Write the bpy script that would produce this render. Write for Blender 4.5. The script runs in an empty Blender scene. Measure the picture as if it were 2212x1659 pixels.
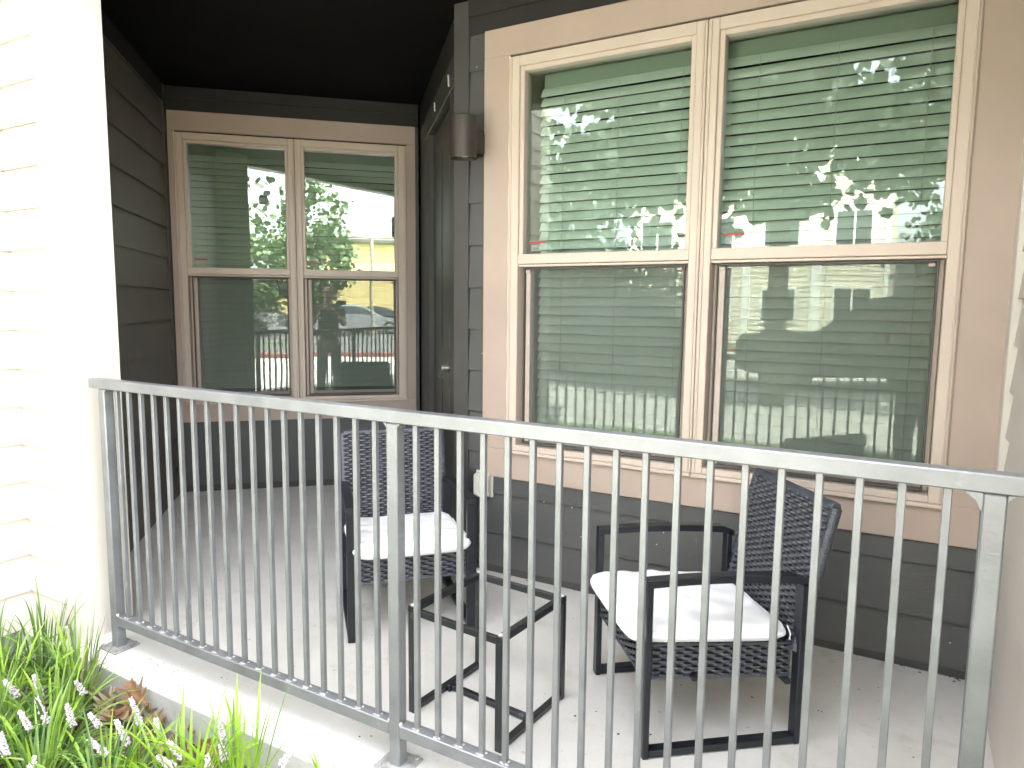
import bpy, bmesh, math, random
from mathutils import Vector, Matrix
random.seed(7)
S = bpy.context.scene
COL = S.collection
R = math.radians

# ------------------------------------------------------------------ camera
cam = bpy.data.objects.new('camera', bpy.data.cameras.new('camera'))
COL.objects.link(cam)
cr = Vector((0.8681835, 0.4961375, 0.0102433))
cd = Vector((0.0644379, -0.0922441, -0.9936492))
cf = Vector((-0.4920418, 0.8633299, -0.1120549))
m = Matrix((cr, -cd, -cf)).transposed().to_4x4()
m.translation = Vector((0, 0, 1.36))
cam.matrix_world = m
cam.data.sensor_width = 36.0
cam.data.lens = 36.0 * 1506.2 / 2212.0
cam.data.clip_start = 0.02
cam.data.clip_end = 800
S.camera = cam

# ------------------------------------------------------------------ light
SUN_EL, SUN_AZ = 62.0, 22.0            # azimuth from +Y towards +X
w = bpy.data.worlds.new('World'); S.world = w; w.use_nodes = True
nt = w.node_tree; nt.nodes.clear()
sky = nt.nodes.new('ShaderNodeTexSky'); sky.sky_type = 'NISHITA'; sky.sun_disc = False
sky.sun_elevation = R(SUN_EL); sky.sun_rotation = R(SUN_AZ)
sky.air_density = 1.0; sky.dust_density = 5.0; sky.ozone_density = 0.6
hs = nt.nodes.new('ShaderNodeHueSaturation'); hs.inputs['Saturation'].default_value = 0.22
bg = nt.nodes.new('ShaderNodeBackground'); bg.inputs['Strength'].default_value = 0.15
out = nt.nodes.new('ShaderNodeOutputWorld')
nt.links.new(sky.outputs[0], hs.inputs['Color']); nt.links.new(hs.outputs[0], bg.inputs[0]); nt.links.new(bg.outputs[0], out.inputs[0])
sl = bpy.data.lights.new('sun', 'SUN'); sl.energy = 4.0; sl.angle = R(0.5); sl.color = (1.0, 0.95, 0.87)
sun = bpy.data.objects.new('sun', sl); COL.objects.link(sun)
sd = Vector((math.sin(R(SUN_AZ)) * math.cos(R(SUN_EL)), math.cos(R(SUN_AZ)) * math.cos(R(SUN_EL)), math.sin(R(SUN_EL))))
sun.rotation_euler = sd.to_track_quat('Z', 'Y').to_euler()
S.view_settings.view_transform = 'Standard'; S.view_settings.look = 'None'
S.view_settings.gamma = 1.0; S.view_settings.exposure = 4.3
S.render.engine = 'CYCLES'
S.cycles.max_bounces = 10; S.cycles.transparent_max_bounces = 24
S.cycles.diffuse_bounces = 6; S.cycles.glossy_bounces = 5
S.cycles.caustics_reflective = False; S.cycles.caustics_refractive = False

# ------------------------------------------------------------------ materials
def newmat(name):
    m = bpy.data.materials.new(name); m.use_nodes = True
    t = m.node_tree; b = t.nodes['Principled BSDF']
    return m, t, b
def mat(name, col, rough=0.6, var=0.08, scale=6.0, bump=0.0, bscale=80.0, metal=0.0, spec=0.5, col2=None, stain=None, stretch=None, bstretch=None, speck=None):
    """principled with noise-driven colour variation, optional bump and stains"""
    m, t, b = newmat(name)
    N, L = t.nodes.new, t.links.new
    tc = N('ShaderNodeTexCoord')
    src = tc.outputs['Object']
    if stretch:
        mp = N('ShaderNodeMapping'); mp.inputs['Scale'].default_value = stretch
        L(src, mp.inputs[0]); src = mp.outputs[0]
    n1 = N('ShaderNodeTexNoise'); n1.inputs['Scale'].default_value = scale; n1.inputs['Detail'].default_value = 6; n1.inputs['Roughness'].default_value = 0.62
    L(src, n1.inputs['Vector'])
    rp = N('ShaderNodeValToRGB')
    c2 = col2 or tuple(max(0, c * (1 - 2.2 * var)) for c in col)
    rp.color_ramp.elements[0].position = 0.3; rp.color_ramp.elements[0].color = (*c2, 1)
    rp.color_ramp.elements[1].position = 0.68; rp.color_ramp.elements[1].color = (*[min(1, c * (1 + var)) for c in col], 1)
    L(n1.outputs['Fac'], rp.inputs[0])
    cout = rp.outputs[0]
    if stain:                                     # (colour, scale, threshold, amount)
        n2 = N('ShaderNodeTexNoise'); n2.inputs['Scale'].default_value = stain[1]; n2.inputs['Detail'].default_value = 8; n2.inputs['Roughness'].default_value = 0.7
        L(src, n2.inputs['Vector'])
        r2 = N('ShaderNodeMapRange'); r2.inputs[1].default_value = stain[2]; r2.inputs[2].default_value = stain[2] + 0.12; r2.inputs[4].default_value = stain[3]
        L(n2.outputs['Fac'], r2.inputs[0])
        mx = N('ShaderNodeMixRGB'); mx.inputs['Color2'].default_value = (*stain[0], 1)
        L(r2.outputs[0], mx.inputs[0]); L(cout, mx.inputs['Color1']); cout = mx.outputs[0]
    if speck:                                     # fine dark specks (colour, scale, threshold)
        n4 = N('ShaderNodeTexNoise'); n4.inputs['Scale'].default_value = speck[1]; n4.inputs['Detail'].default_value = 3
        L(src, n4.inputs['Vector'])
        r4 = N('ShaderNodeMapRange'); r4.inputs[1].default_value = speck[2]; r4.inputs[2].default_value = speck[2] + 0.06; r4.inputs[4].default_value = speck[3]
        L(n4.outputs['Fac'], r4.inputs[0])
        m4 = N('ShaderNodeMixRGB'); m4.inputs['Color2'].default_value = (*speck[0], 1)
        L(r4.outputs[0], m4.inputs[0]); L(cout, m4.inputs['Color1']); cout = m4.outputs[0]
    L(cout, b.inputs['Base Color'])
    rr = N('ShaderNodeMapRange'); rr.inputs[3].default_value = max(0.03, rough - 0.1); rr.inputs[4].default_value = min(1, rough + 0.1)
    L(n1.outputs['Fac'], rr.inputs[0]); L(rr.outputs[0], b.inputs['Roughness'])
    b.inputs['Metallic'].default_value = metal; b.inputs['Specular IOR Level'].default_value = spec
    if bump:
        n3 = N('ShaderNodeTexNoise'); n3.inputs['Scale'].default_value = bscale; n3.inputs['Detail'].default_value = 4
        if bstretch:
            mp3 = N('ShaderNodeMapping'); mp3.inputs['Scale'].default_value = bstretch
            L(tc.outputs['Object'], mp3.inputs[0]); L(mp3.outputs[0], n3.inputs['Vector'])
        else: L(src, n3.inputs['Vector'])
        bp = N('ShaderNodeBump'); bp.inputs['Strength'].default_value = bump; bp.inputs['Distance'].default_value = 0.004
        L(n3.outputs['Fac'], bp.inputs['Height']); L(bp.outputs[0], b.inputs['Normal'])
    return m

M = {}
M['cream'] = mat('cream_paint', (0.58, 0.54, 0.485), 0.55, 0.03, 3, 0.12, 60)
M['cream_trim'] = mat('cream_trim_paint', (0.62, 0.585, 0.525), 0.5, 0.025, 3, 0.08, 60)
M['dark'] = mat('charcoal_siding_paint', (0.080, 0.081, 0.079), 0.5, 0.10, 2.2, 0.45, 50, col2=(0.063, 0.064, 0.063), bstretch=(1, 1, 10), speck=((0.13, 0.125, 0.115), 9, 0.66, 0.4), stain=((0.13, 0.115, 0.10), 3.0, 0.60, 0.45), stretch=(1, 1, 0.6))
M['dark_warm'] = mat('stained_brown_siding_paint', (0.150, 0.138, 0.122), 0.55, 0.12, 2.2, 0.35, 60, col2=(0.115, 0.107, 0.096), stain=((0.20, 0.175, 0.145), 2.6, 0.56, 0.5), bstretch=(1, 1, 10))  # lighter, browner copy of the charcoal siding colour, with stains
M['dark_trim'] = mat('charcoal_trim_paint', (0.058, 0.057, 0.053), 0.5, 0.08, 3, 0.12, 60)
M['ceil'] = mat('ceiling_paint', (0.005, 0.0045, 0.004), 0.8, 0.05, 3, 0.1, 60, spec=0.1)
M['tan'] = mat('tan_trim_paint', (0.43, 0.342, 0.285), 0.5, 0.03, 3, 0.15, 70)
M['tan_vinyl'] = mat('tan_window_vinyl', (0.58, 0.49, 0.412), 0.4, 0.02, 4, 0.04, 40)
M['gap'] = mat('gap_shade', (0.02, 0.015, 0.012), 0.8)  # near-black fill that paints in the shade of the slot above the frame
M['caulk'] = mat('pale_caulk', (0.75, 0.68, 0.57), 0.6, 0.05, 20, 0.4, 40)
M['door'] = mat('dark_door_paint', (0.045, 0.044, 0.041), 0.42, 0.06, 3, 0.08, 60)
M['steel'] = mat('bare_steel', (0.55, 0.54, 0.5), 0.35, 0.1, 30, metal=0.9)
M['bronze'] = mat('bronze_lamp_paint', (0.055, 0.046, 0.039), 0.5, 0.12, 9, 0.1, 90, metal=0.3)
M['lampglass'] = mat('lamp_lens', (0.5, 0.48, 0.42), 0.15, 0.05, 40, 0.5, 60)
M['outlet'] = mat('outlet_plastic', (0.62, 0.60, 0.52), 0.35, 0.05, 15, 0.1, 60, stain=((0.3, 0.27, 0.2), 18, 0.62, 0.5))
M['concrete'] = mat('porch_concrete', (0.64, 0.625, 0.585), 0.85, 0.05, 2.6, 0.35, 140, col2=(0.57, 0.55, 0.51), stain=((0.46, 0.40, 0.33), 3.2, 0.57, 0.55), speck=((0.32, 0.28, 0.23), 30, 0.69, 0.5))
M['rail'] = mat('grey_rail_paint', (0.205, 0.214, 0.222), 0.33, 0.10, 7, 0.12, 120, metal=0.35, spec=0.6, stain=((0.36, 0.365, 0.365), 13, 0.62, 0.55))
M['weld'] = mat('pale_weld', (0.34, 0.34, 0.33), 0.45, 0.25, 60, 0.6, 150, spec=0.6)
M['plate'] = mat('dirty_base_plate', (0.30, 0.30, 0.285), 0.75, 0.25, 22, 0.4, 90)
M['found'] = mat('foundation_concrete', (0.27, 0.285, 0.265), 0.9, 0.12, 4, 0.5, 90, col2=(0.18, 0.2, 0.18))
M['slabface'] = mat('weathered_slab_face', (0.46, 0.465, 0.435), 0.9, 0.1, 5, 0.5, 90, col2=(0.33, 0.335, 0.305), stain=((0.17, 0.16, 0.13), 7, 0.6, 0.5))
M['frieze'] = mat('shade_toned_frieze_paint', (0.026, 0.0245, 0.022), 0.6, 0.08, 3, 0.12, 60, spec=0.25)  # darker than the other trim: shade below the ceiling is put into the colour
M['weave_core'] = mat('weave_shade_core', (0.006, 0.006, 0.007), 0.8, 0.05, 20)  # near-black so the shade between the strands is painted in
M['rattan'] = mat('black_rattan', (0.056, 0.062, 0.075), 0.32, 0.2, 18, 0.15, 160, spec=0.6, col2=(0.038, 0.042, 0.051))
M['chairmetal'] = mat('black_powder_coat', (0.011, 0.014, 0.019), 0.36, 0.15, 25, 0.08, 260, spec=0.5)
M['tablemetal'] = mat('worn_black_steel', (0.014, 0.016, 0.019), 0.34, 0.2, 12, 0.15, 120, spec=0.6, stain=((0.16, 0.17, 0.17), 11, 0.60, 0.6))
M['cushion'] = mat('white_canvas', (0.93, 0.93, 0.94), 0.85, 0.015, 5, 0.25, 420)
M['pad'] = mat('clear_suction_pad', (0.6, 0.6, 0.56), 0.2, 0.05, 40)
M['slat'] = mat('blind_slat', (0.71, 0.70, 0.65), 0.5, 0.03, 5)
M['headrail'] = mat('shade_toned_headrail', (0.30, 0.31, 0.26), 0.6, 0.03, 5)  # shade at the window head is put into this darker colour
M['cord'] = mat('blind_cord', (0.55, 0.52, 0.42), 0.8, 0.05, 40)
M['scrframe'] = mat('screen_frame_paint', (0.07, 0.065, 0.06), 0.45, 0.05, 20)
M['scrbar'] = mat('screen_frame_inner', (0.46, 0.39, 0.34), 0.45, 0.05, 20)
M['sticker'] = mat('red_sticker', (0.42, 0.06, 0.04), 0.5, 0.1, 60)
M['stickerp'] = mat('pale_sticker', (0.55, 0.55, 0.48), 0.5, 0.1, 60)
M['room'] = mat('room_wall', (0.30, 0.28, 0.25), 0.9, 0.03, 2)
M['soil'] = mat('mulch', (0.10, 0.078, 0.058), 0.95, 0.3, 14, 1.0, 60, col2=(0.035, 0.028, 0.022))
M['grass'] = mat('lawn_grass', (0.075, 0.12, 0.03), 0.9, 0.3, 3, 0.8, 60, col2=(0.05, 0.08, 0.02))
M['asphalt'] = mat('asphalt', (0.10, 0.10, 0.10), 0.9, 0.15, 4, 0.5, 120)
M['walk'] = mat('pale_concrete_walk', (0.42, 0.41, 0.38), 0.9, 0.08, 2, 0.3, 120)
M['redkerb'] = mat('red_kerb_paint', (0.26, 0.075, 0.06), 0.8, 0.15, 8)
M['bark'] = mat('bark', (0.11, 0.085, 0.065), 0.9, 0.3, 10, 1.0, 40, stretch=(1, 1, 0.25))
def leafmat(name, c, c2, trans=0.35, rough=0.42, scale=3.0):
    m, t, b = newmat(name); N, L = t.nodes.new, t.links.new
    tc = N('ShaderNodeTexCoord'); n = N('ShaderNodeTexNoise'); n.inputs['Scale'].default_value = scale; n.inputs['Detail'].default_value = 5
    L(tc.outputs['Object'], n.inputs['Vector'])
    rp = N('ShaderNodeValToRGB'); rp.color_ramp.elements[0].position = 0.35; rp.color_ramp.elements[1].position = 0.65
    rp.color_ramp.elements[0].color = (*c, 1); rp.color_ramp.elements[1].color = (*c2, 1)
    L(n.outputs['Fac'], rp.inputs[0]); L(rp.outputs[0], b.inputs['Base Color']); b.inputs['Roughness'].default_value = rough
    tr = N('ShaderNodeBsdfTranslucent'); L(rp.outputs[0], tr.inputs[0])
    mx = N('ShaderNodeMixShader'); mx.inputs[0].default_value = trans
    L(b.outputs[0], mx.inputs[1]); L(tr.outputs[0], mx.inputs[2]); L(mx.outputs[0], t.nodes['Material Output'].inputs[0])
    return m
M['blade'] = leafmat('lily_blade', (0.125, 0.235, 0.045), (0.27, 0.42, 0.08), 0.35, 0.3, 7)
M['blade2'] = leafmat('young_lily_blade', (0.24, 0.44, 0.03), (0.38, 0.58, 0.05), 0.4, 0.38, 7)
M['blade3'] = leafmat('old_lily_blade', (0.07, 0.14, 0.04), (0.13, 0.23, 0.06), 0.25, 0.32, 7)
M['straw'] = leafmat('straw_blade', (0.35, 0.29, 0.17), (0.48, 0.42, 0.27), 0.3, 0.7, 9)
M['flower'] = leafmat('pale_lilac_flower', (0.70, 0.61, 0.69), (0.84, 0.77, 0.83), 0.3, 0.6, 60)
M['stem'] = leafmat('flower_stem', (0.16, 0.2, 0.07), (0.22, 0.25, 0.1), 0.1, 0.5)
M['dryleaf'] = leafmat('dry_oak_leaf', (0.24, 0.12, 0.06), (0.40, 0.24, 0.13), 0.2, 0.7, 14)
M['dryleaf2'] = leafmat('pale_dry_leaf', (0.40, 0.30, 0.18), (0.52, 0.42, 0.28), 0.25, 0.7, 14)
M['litter'] = mat('leaf_bits', (0.07, 0.05, 0.04), 0.9, 0.4, 30)
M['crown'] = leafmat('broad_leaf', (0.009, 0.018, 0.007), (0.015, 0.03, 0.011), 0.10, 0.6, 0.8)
M['crown2'] = leafmat('light_leaf', (0.04, 0.075, 0.02), (0.07, 0.12, 0.035), 0.2, 0.5, 0.6)
M['stucco'] = mat('pale_siding_far', (0.66, 0.60, 0.48), 0.7, 0.05, 1)
M['stucco2'] = mat('yellow_render_far', (0.74, 0.56, 0.27), 0.7, 0.05, 1)
M['white'] = mat('white_trim_far', (0.80, 0.79, 0.74), 0.6, 0.03, 1)
M['roof'] = mat('grey_shingles', (0.12, 0.11, 0.10), 0.9, 0.2, 10)
M['carwhite'] = mat('white_car_paint', (0.75, 0.76, 0.77), 0.18, 0.02, 2)
M['carsilver'] = mat('silver_car_paint', (0.45, 0.47, 0.50), 0.2, 0.02, 2, metal=0.5)
M['cardark'] = mat('dark_car_paint', (0.03, 0.034, 0.036), 0.15, 0.02, 2)
M['carglass'] = mat('car_glass', (0.02, 0.025, 0.028), 0.05, 0.02, 2, spec=0.8)
M['tyre'] = mat('tyre_rubber', (0.02, 0.02, 0.02), 0.9, 0.1, 20)
M['rim'] = mat('alloy_rim', (0.5, 0.5, 0.5), 0.3, 0.1, 20, metal=0.8)
M['lamp_red'] = mat('tail_lamp', (0.35, 0.02, 0.02), 0.2, 0.05, 20)
M['polemetal'] = mat('pole_paint', (0.30, 0.26, 0.2), 0.5, 0.1, 10)
M['skin'] = mat('skin', (0.42, 0.26, 0.19), 0.5, 0.05, 20)
M['shirt'] = mat('dark_shirt_cloth', (0.03, 0.032, 0.035), 0.9, 0.1, 30)
M['trousers'] = mat('grey_trouser_cloth', (0.12, 0.115, 0.10), 0.9, 0.1, 30)
M['hair'] = mat('dark_hair', (0.015, 0.012, 0.010), 0.6, 0.2, 60)
M['shoe'] = mat('dark_shoe', (0.04, 0.04, 0.04), 0.6, 0.1, 30)

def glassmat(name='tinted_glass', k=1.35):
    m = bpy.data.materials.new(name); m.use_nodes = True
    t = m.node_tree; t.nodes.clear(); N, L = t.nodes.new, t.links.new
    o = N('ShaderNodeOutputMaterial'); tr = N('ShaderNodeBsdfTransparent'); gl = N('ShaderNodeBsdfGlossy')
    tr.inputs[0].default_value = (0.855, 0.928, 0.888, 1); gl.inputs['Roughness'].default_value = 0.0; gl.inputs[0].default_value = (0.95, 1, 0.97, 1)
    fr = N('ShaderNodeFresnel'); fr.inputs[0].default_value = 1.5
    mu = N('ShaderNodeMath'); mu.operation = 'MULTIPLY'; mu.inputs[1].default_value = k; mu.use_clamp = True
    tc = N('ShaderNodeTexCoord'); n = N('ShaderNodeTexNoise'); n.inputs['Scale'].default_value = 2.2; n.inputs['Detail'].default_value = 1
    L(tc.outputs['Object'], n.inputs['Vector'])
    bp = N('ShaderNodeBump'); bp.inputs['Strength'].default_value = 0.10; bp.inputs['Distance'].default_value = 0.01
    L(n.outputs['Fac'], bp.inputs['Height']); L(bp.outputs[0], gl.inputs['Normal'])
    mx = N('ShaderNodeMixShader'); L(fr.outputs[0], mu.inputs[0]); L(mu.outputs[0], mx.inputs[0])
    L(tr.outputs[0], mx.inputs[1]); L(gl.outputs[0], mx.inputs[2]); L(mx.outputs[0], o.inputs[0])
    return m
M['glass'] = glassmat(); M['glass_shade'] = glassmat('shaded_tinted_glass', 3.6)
def screenmat():
    m = bpy.data.materials.new('insect_mesh'); m.use_nodes = True
    t = m.node_tree; t.nodes.clear(); N, L = t.nodes.new, t.links.new
    o = N('ShaderNodeOutputMaterial'); tr = N('ShaderNodeBsdfTransparent'); d = N('ShaderNodeBsdfDiffuse')
    d.inputs[0].default_value = (0.15, 0.16, 0.145, 1)
    mx = N('ShaderNodeMixShader'); mx.inputs[0].default_value = 0.40
    L(tr.outputs[0], mx.inputs[1]); L(d.outputs[0], mx.inputs[2]); L(mx.outputs[0], o.inputs[0])
    return m
M['mesh'] = screenmat()

# ------------------------------------------------------------------ mesh helpers
I4 = Matrix.Identity(4)
class MB:
    def __init__(s): s.v, s.f, s.m, s.sm = [], [], [], []
    def add(s, vs, fs, mi=0, T=None, smooth=False):
        o = len(s.v)
        s.v += [tuple(T @ Vector(p)) if T is not None else tuple(p) for p in vs]
        for f in fs:
            s.f.append(tuple(i + o for i in f)); s.m.append(mi); s.sm.append(smooth)
    def box(s, lo, hi, mi=0, bev=0.0, T=None):
        lo, hi = Vector(lo), Vector(hi)
        lo, hi = Vector(map(min, lo, hi)), Vector(map(max, lo, hi))
        c, h = (lo + hi) / 2, (hi - lo) / 2
        bev = min(bev, 0.45 * min(h))
        if bev <= 0:
            vs = [(c.x + h.x * a, c.y + h.y * b, c.z + h.z * d) for a in (-1, 1) for b in (-1, 1) for d in (-1, 1)]
            s.add(vs, [(0, 1, 3, 2), (4, 6, 7, 5), (0, 4, 5, 1), (2, 3, 7, 6), (0, 2, 6, 4), (1, 5, 7, 3)], mi, T); return
        vs, idx = [], {}
        sg = [(a, b, d) for a in (-1, 1) for b in (-1, 1) for d in (-1, 1)]
        for q in sg:
            for ax in range(3):
                p = [c[i] + q[i] * (h[i] if i == ax else h[i] - bev) for i in range(3)]
                idx[(ax, q)] = len(vs); vs.append(p)
        fs = []
        for ax in range(3):
            o1, o2 = [i for i in range(3) if i != ax]
            for sgn in (-1, 1):
                def k(a, b):
                    q = [0, 0, 0]; q[ax] = sgn; q[o1] = a; q[o2] = b; return idx[(ax, tuple(q))]
                fs.append((k(-1, -1), k(1, -1), k(1, 1), k(-1, 1)))
        for ax in range(3):
            o1, o2 = [i for i in range(3) if i != ax]
            for a in (-1, 1):
                for b in (-1, 1):
                    q0, q1 = [0, 0, 0], [0, 0, 0]
                    q0[ax], q1[ax] = -1, 1
                    for q in (q0, q1): q[o1] = a; q[o2] = b
                    q0, q1 = tuple(q0), tuple(q1)
                    fs.append((idx[(o1, q0)], idx[(o1, q1)], idx[(o2, q1)], idx[(o2, q0)]))
        for q in sg: fs.append((idx[(0, q)], idx[(1, q)], idx[(2, q)]))
        s.add(vs, fs, mi, T)
    def tube(s, pts, r, n=8, mi=0, T=None, caps=True, smooth=True):
        pts = [Vector(p) for p in pts]; vs, fs = [], []
        rs = r if isinstance(r, (list, tuple)) else [r] * len(pts)
        up = None
        for i, p in enumerate(pts):
            d = (pts[min(i + 1, len(pts) - 1)] - pts[max(i - 1, 0)]).normalized()
            if up is None:
                up = Vector((0, 0, 1)) if abs(d.z) < 0.9 else Vector((1, 0, 0))
            a = d.cross(up).normalized(); b = a.cross(d).normalized(); up = b
            for k in range(n):
                t = 2 * math.pi * k / n
                vs.append(p + (a * math.cos(t) + b * math.sin(t)) * rs[i])
        for i in range(len(pts) - 1):
            for k in range(n):
                fs.append((i * n + k, i * n + (k + 1) % n, (i + 1) * n + (k + 1) % n, (i + 1) * n + k))
        s.add(vs, fs, mi, T, smooth)
        if caps:
            s.add(vs[:n], [tuple(range(n))], mi, T); s.add(vs[-n:], [tuple(range(n))], mi, T)
    def prism(s, poly, axis, a, b, mi=0, T=None):
        """poly: 2-D points in the two other axes (in order), extruded along axis from a to b"""
        n = len(poly)
        def mk(p, t):
            q = list(p); q.insert(axis, t); return tuple(q)
        vs = [mk(p, a) for p in poly] + [mk(p, b) for p in poly]
        fs = [tuple(range(n)), tuple(range(n, 2 * n))] + [(i, (i + 1) % n, n + (i + 1) % n, n + i) for i in range(n)]
        s.add(vs, fs, mi, T)
    def grid(s, P, mi=0, T=None, smooth=True):
        nr, nc = len(P), len(P[0])
        s.add([p for r in P for p in r], [(i * nc + j, i * nc + j + 1, (i + 1) * nc + j + 1, (i + 1) * nc + j) for i in range(nr - 1) for j in range(nc - 1)], mi, T, smooth)
    def siding(s, x0, x1, z0, z1, ex, T, mi=0, t=0.014, gr=0.013):
        """lap boards, butt edges at multiples of ex"""
        k = math.floor(z0 / ex + 1e-6)
        while k * ex < z1 - 1e-6:
            a, b = k * ex, (k + 1) * ex
            za, zb = max(a, z0), min(b, z1)
            ya = t * (1 - (za - a) / ex) + 0.002; yb = t * (1 - (zb - a) / ex) + 0.002
            n = max(1, int((x1 - x0) / 0.5))
            for i in range(n):
                xa, xb = x0 + (x1 - x0) * i / n, x0 + (x1 - x0) * (i + 1) / n
                s.add([(xa, ya, za), (xb, ya, za), (xb, yb, zb), (xa, yb, zb)], [(0, 1, 2, 3)], mi, T)
                yi = max(0.0005, ya - 0.0045); zi = min(za + gr, zb)
                s.add([(xa, 0.0, zi), (xb, 0.0, zi), (xb, yi, zi), (xa, yi, zi), (xb, yi, za), (xa, yi, za), (xb, ya, za), (xa, ya, za), (xb, 0.0, za), (xa, 0.0, za)], [(0, 1, 2, 3), (3, 2, 4, 5), (5, 4, 6, 7), (0, 1, 8, 9)], mi, T)
            for xx in (x0, x1):
                s.add([(xx, 0, za), (xx, ya, za), (xx, yb, zb), (xx, 0, zb)], [(0, 1, 2, 3)], mi, T)
            k += 1
    def build(s, name, mats, parent=None, recalc=True, label=None):
        me = bpy.data.meshes.new(name); me.from_pydata(s.v, [], s.f)
        if not isinstance(mats, (list, tuple)): mats = [mats]
        for mm in mats: me.materials.append(mm)
        me.polygons.foreach_set('material_index', s.m); me.polygons.foreach_set('use_smooth', s.sm)
        if recalc:
            bm = bmesh.new(); bm.from_mesh(me); bmesh.ops.recalc_face_normals(bm, faces=bm.faces); bm.to_mesh(me); bm.free()
        me.update()
        o = bpy.data.objects.new(name, me); COL.objects.link(o)
        if parent: o.parent = parent
        if label: o['label'] = label
        return o
def tag(o, label, cat, group=None):
    o['label'] = label; o['category'] = cat
    if group: o['group'] = group
    return o
def thing(name, label, cat, loc=(0, 0, 0), rz=0.0, group=None):
    o = bpy.data.objects.new(name, None); COL.objects.link(o); o.empty_display_size = 0.1
    o.location = loc; o.rotation_euler = (0, 0, rz)
    return tag(o, label, cat, group)
def structure(o): o['kind'] = 'structure'; return o
def frame(O, ex, en):
    return Matrix(((ex[0], en[0], 0, O[0]), (ex[1], en[1], 0, O[1]), (0, 0, 1, O[2] if len(O) > 2 else 0), (0, 0, 0, 1)))
def copy_tree(o, parent=None):
    c = o.copy(); COL.objects.link(c)
    if parent: c.parent = parent
    for ch in list(o.children): copy_tree(ch, c)
    return c

# building directions: X along the railing, Y into the porch; the recess is turned 43.4 degrees
BE = 2.3278115
Lv = Vector((math.cos(BE), math.sin(BE), 0)); Wv = Vector((math.sin(BE), -math.cos(BE), 0))
dB, dL, dD, YW = 5.331, -1.159, 0.567, 2.973
F_front = frame((0, YW, 0), (1, 0), (0, -1))
F_back = frame(Lv * dB + Wv * dL, Wv, -Lv)
F_left = frame(Wv * dL, Lv, Wv)
F_door = frame(Wv * dD, Lv, -Wv)
F_pier = frame((0, 1.459, 0), (1, 0), (0, -1))
F_outer = frame((-3.145, 0, 0), (0, 1), (1, 0))
F_right = frame((0.316, 0, 0), (0, 1), (-1, 0))
EXP, EXO = 0.2067, 0.1554
ZC = 2.81

# ------------------------------------------------------------------ ground
g = MB(); g.box((-150, -150, -0.40), (150, 150, -0.16)); structure(g.build('ground', M['grass']))
g = MB()
P = []
for i in range(40):
    row = []
    for j in range(60):
        x = -3.3 + 3.6 * j / 59; y = 0.1 + 1.34 * i / 39
        z = -0.125 + 0.012 * math.sin(x * 9 + 1) * math.cos(y * 11) + random.uniform(-0.006, 0.006) - (0.03 if i < 2 else 0)
        row.append((x, y, z))
    P.append(row)
g.grid(P); structure(g.build('garden_bed', M['soil'], recalc=False))
g = MB(); T = Matrix.Rotation(BE + math.pi / 2, 4, 'Z')
# driveway / car park strips run across the view of the back window
S2 = Matrix(((-Lv.x, Wv.x, 0, 0), (-Lv.y, Wv.y, 0, 0), (0, 0, 1, 0), (0, 0, 0, 1)))
g.box((2.6, -40, -0.35), (9.6, 40, -0.145), T=S2); structure(g.build('driveway', M['walk']))
g = MB(); g.box((9.6, -40, -0.35), (9.75, 40, 0.0), 0, 0.02, T=S2); structure(g.build('red_kerb', M['redkerb']))
g = MB(); g.box((17, -60, -0.35), (38, 60, -0.14), T=S2); structure(g.build('car_park', M['asphalt']))
g = MB(); g.box((-40, -5.6, -0.35), (25, -2.1, -0.135)); structure(g.build('sidewalk', M['walk']))
g = MB(); g.box((-60, -13.0, -0.35), (40, -5.6, -0.152)); structure(g.build('street', M['asphalt']))
g = MB()
g.box((-6.5, 1.405, -0.45), (6.0, 9.0, 0.0), 0, 0.012); structure(g.build('porch_floor', M['concrete']))
g = MB(); g.box((-2.797, 1.398, -0.45), (6.0, 1.4045, -0.007), 0, 0.002); structure(g.build('slab_face', M['slabface']))

# ------------------------------------------------------------------ building
B = thing('apartment_building', 'charcoal and cream apartment building with lap siding around a recessed corner porch', 'building')
# pier with cream siding and a smooth side board
b = MB()
b.box((-3.42, 1.461, -0.012), (-2.815, 1.672, 3.4), 1)
b.siding(-3.145, -2.853, 0.0, 3.3, EXO, F_pier, 0, gr=0.001)
b.box((-2.855, -0.0, -0.014), (-2.812, 0.020, 3.4), 1, 0.003, F_pier)
b.box((-2.815, 1.4395, -0.013), (-2.797, 1.674, 3.4), 1, 0.003)
b.build('corner_pier', [M['cream'], M['cream_trim']], B)
b = MB(); b.siding(-0.2, 1.456, 0.0, 3.3, EXO, F_outer, gr=0.001)
b.build('siding_wall', M['cream'], B, label='cream lap siding wall running towards the viewer on the left')
b = MB(); b.box((-6.4, -0.2, -0.4), (-3.150, 1.46, -0.004)); b.box((-3.15, 1.405, -0.4), (-2.80, 1.4385, -0.016)); b.build('foundation', M['found'], B)
b = MB(); b.siding(3.3, dB, 0, ZC, EXP, F_left)
b.box((5.255, 0.0, 0.012), (dB, 0.022, ZC), 1, 0.003, F_left)
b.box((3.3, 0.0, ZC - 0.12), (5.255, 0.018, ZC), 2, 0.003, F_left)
b.build('siding_wall', [M['dark_warm'], M['dark_trim'], M['frieze']], B, label='dark lap siding side wall of the recess')
wr = 1.726
b = MB(); b.siding(0.024, 1.70, 0, 0.53, EXP, F_back); b.siding(0, 0.03, 0, ZC, EXP, F_back); b.siding(1.695, wr, 0, ZC, EXP, F_back)
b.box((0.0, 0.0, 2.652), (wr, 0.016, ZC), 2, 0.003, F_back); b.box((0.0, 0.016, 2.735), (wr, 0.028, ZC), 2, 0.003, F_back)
b.box((0.0, 0.0, 0.0), (wr, 0.017, 0.045), 1, 0.003, F_back)
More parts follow.
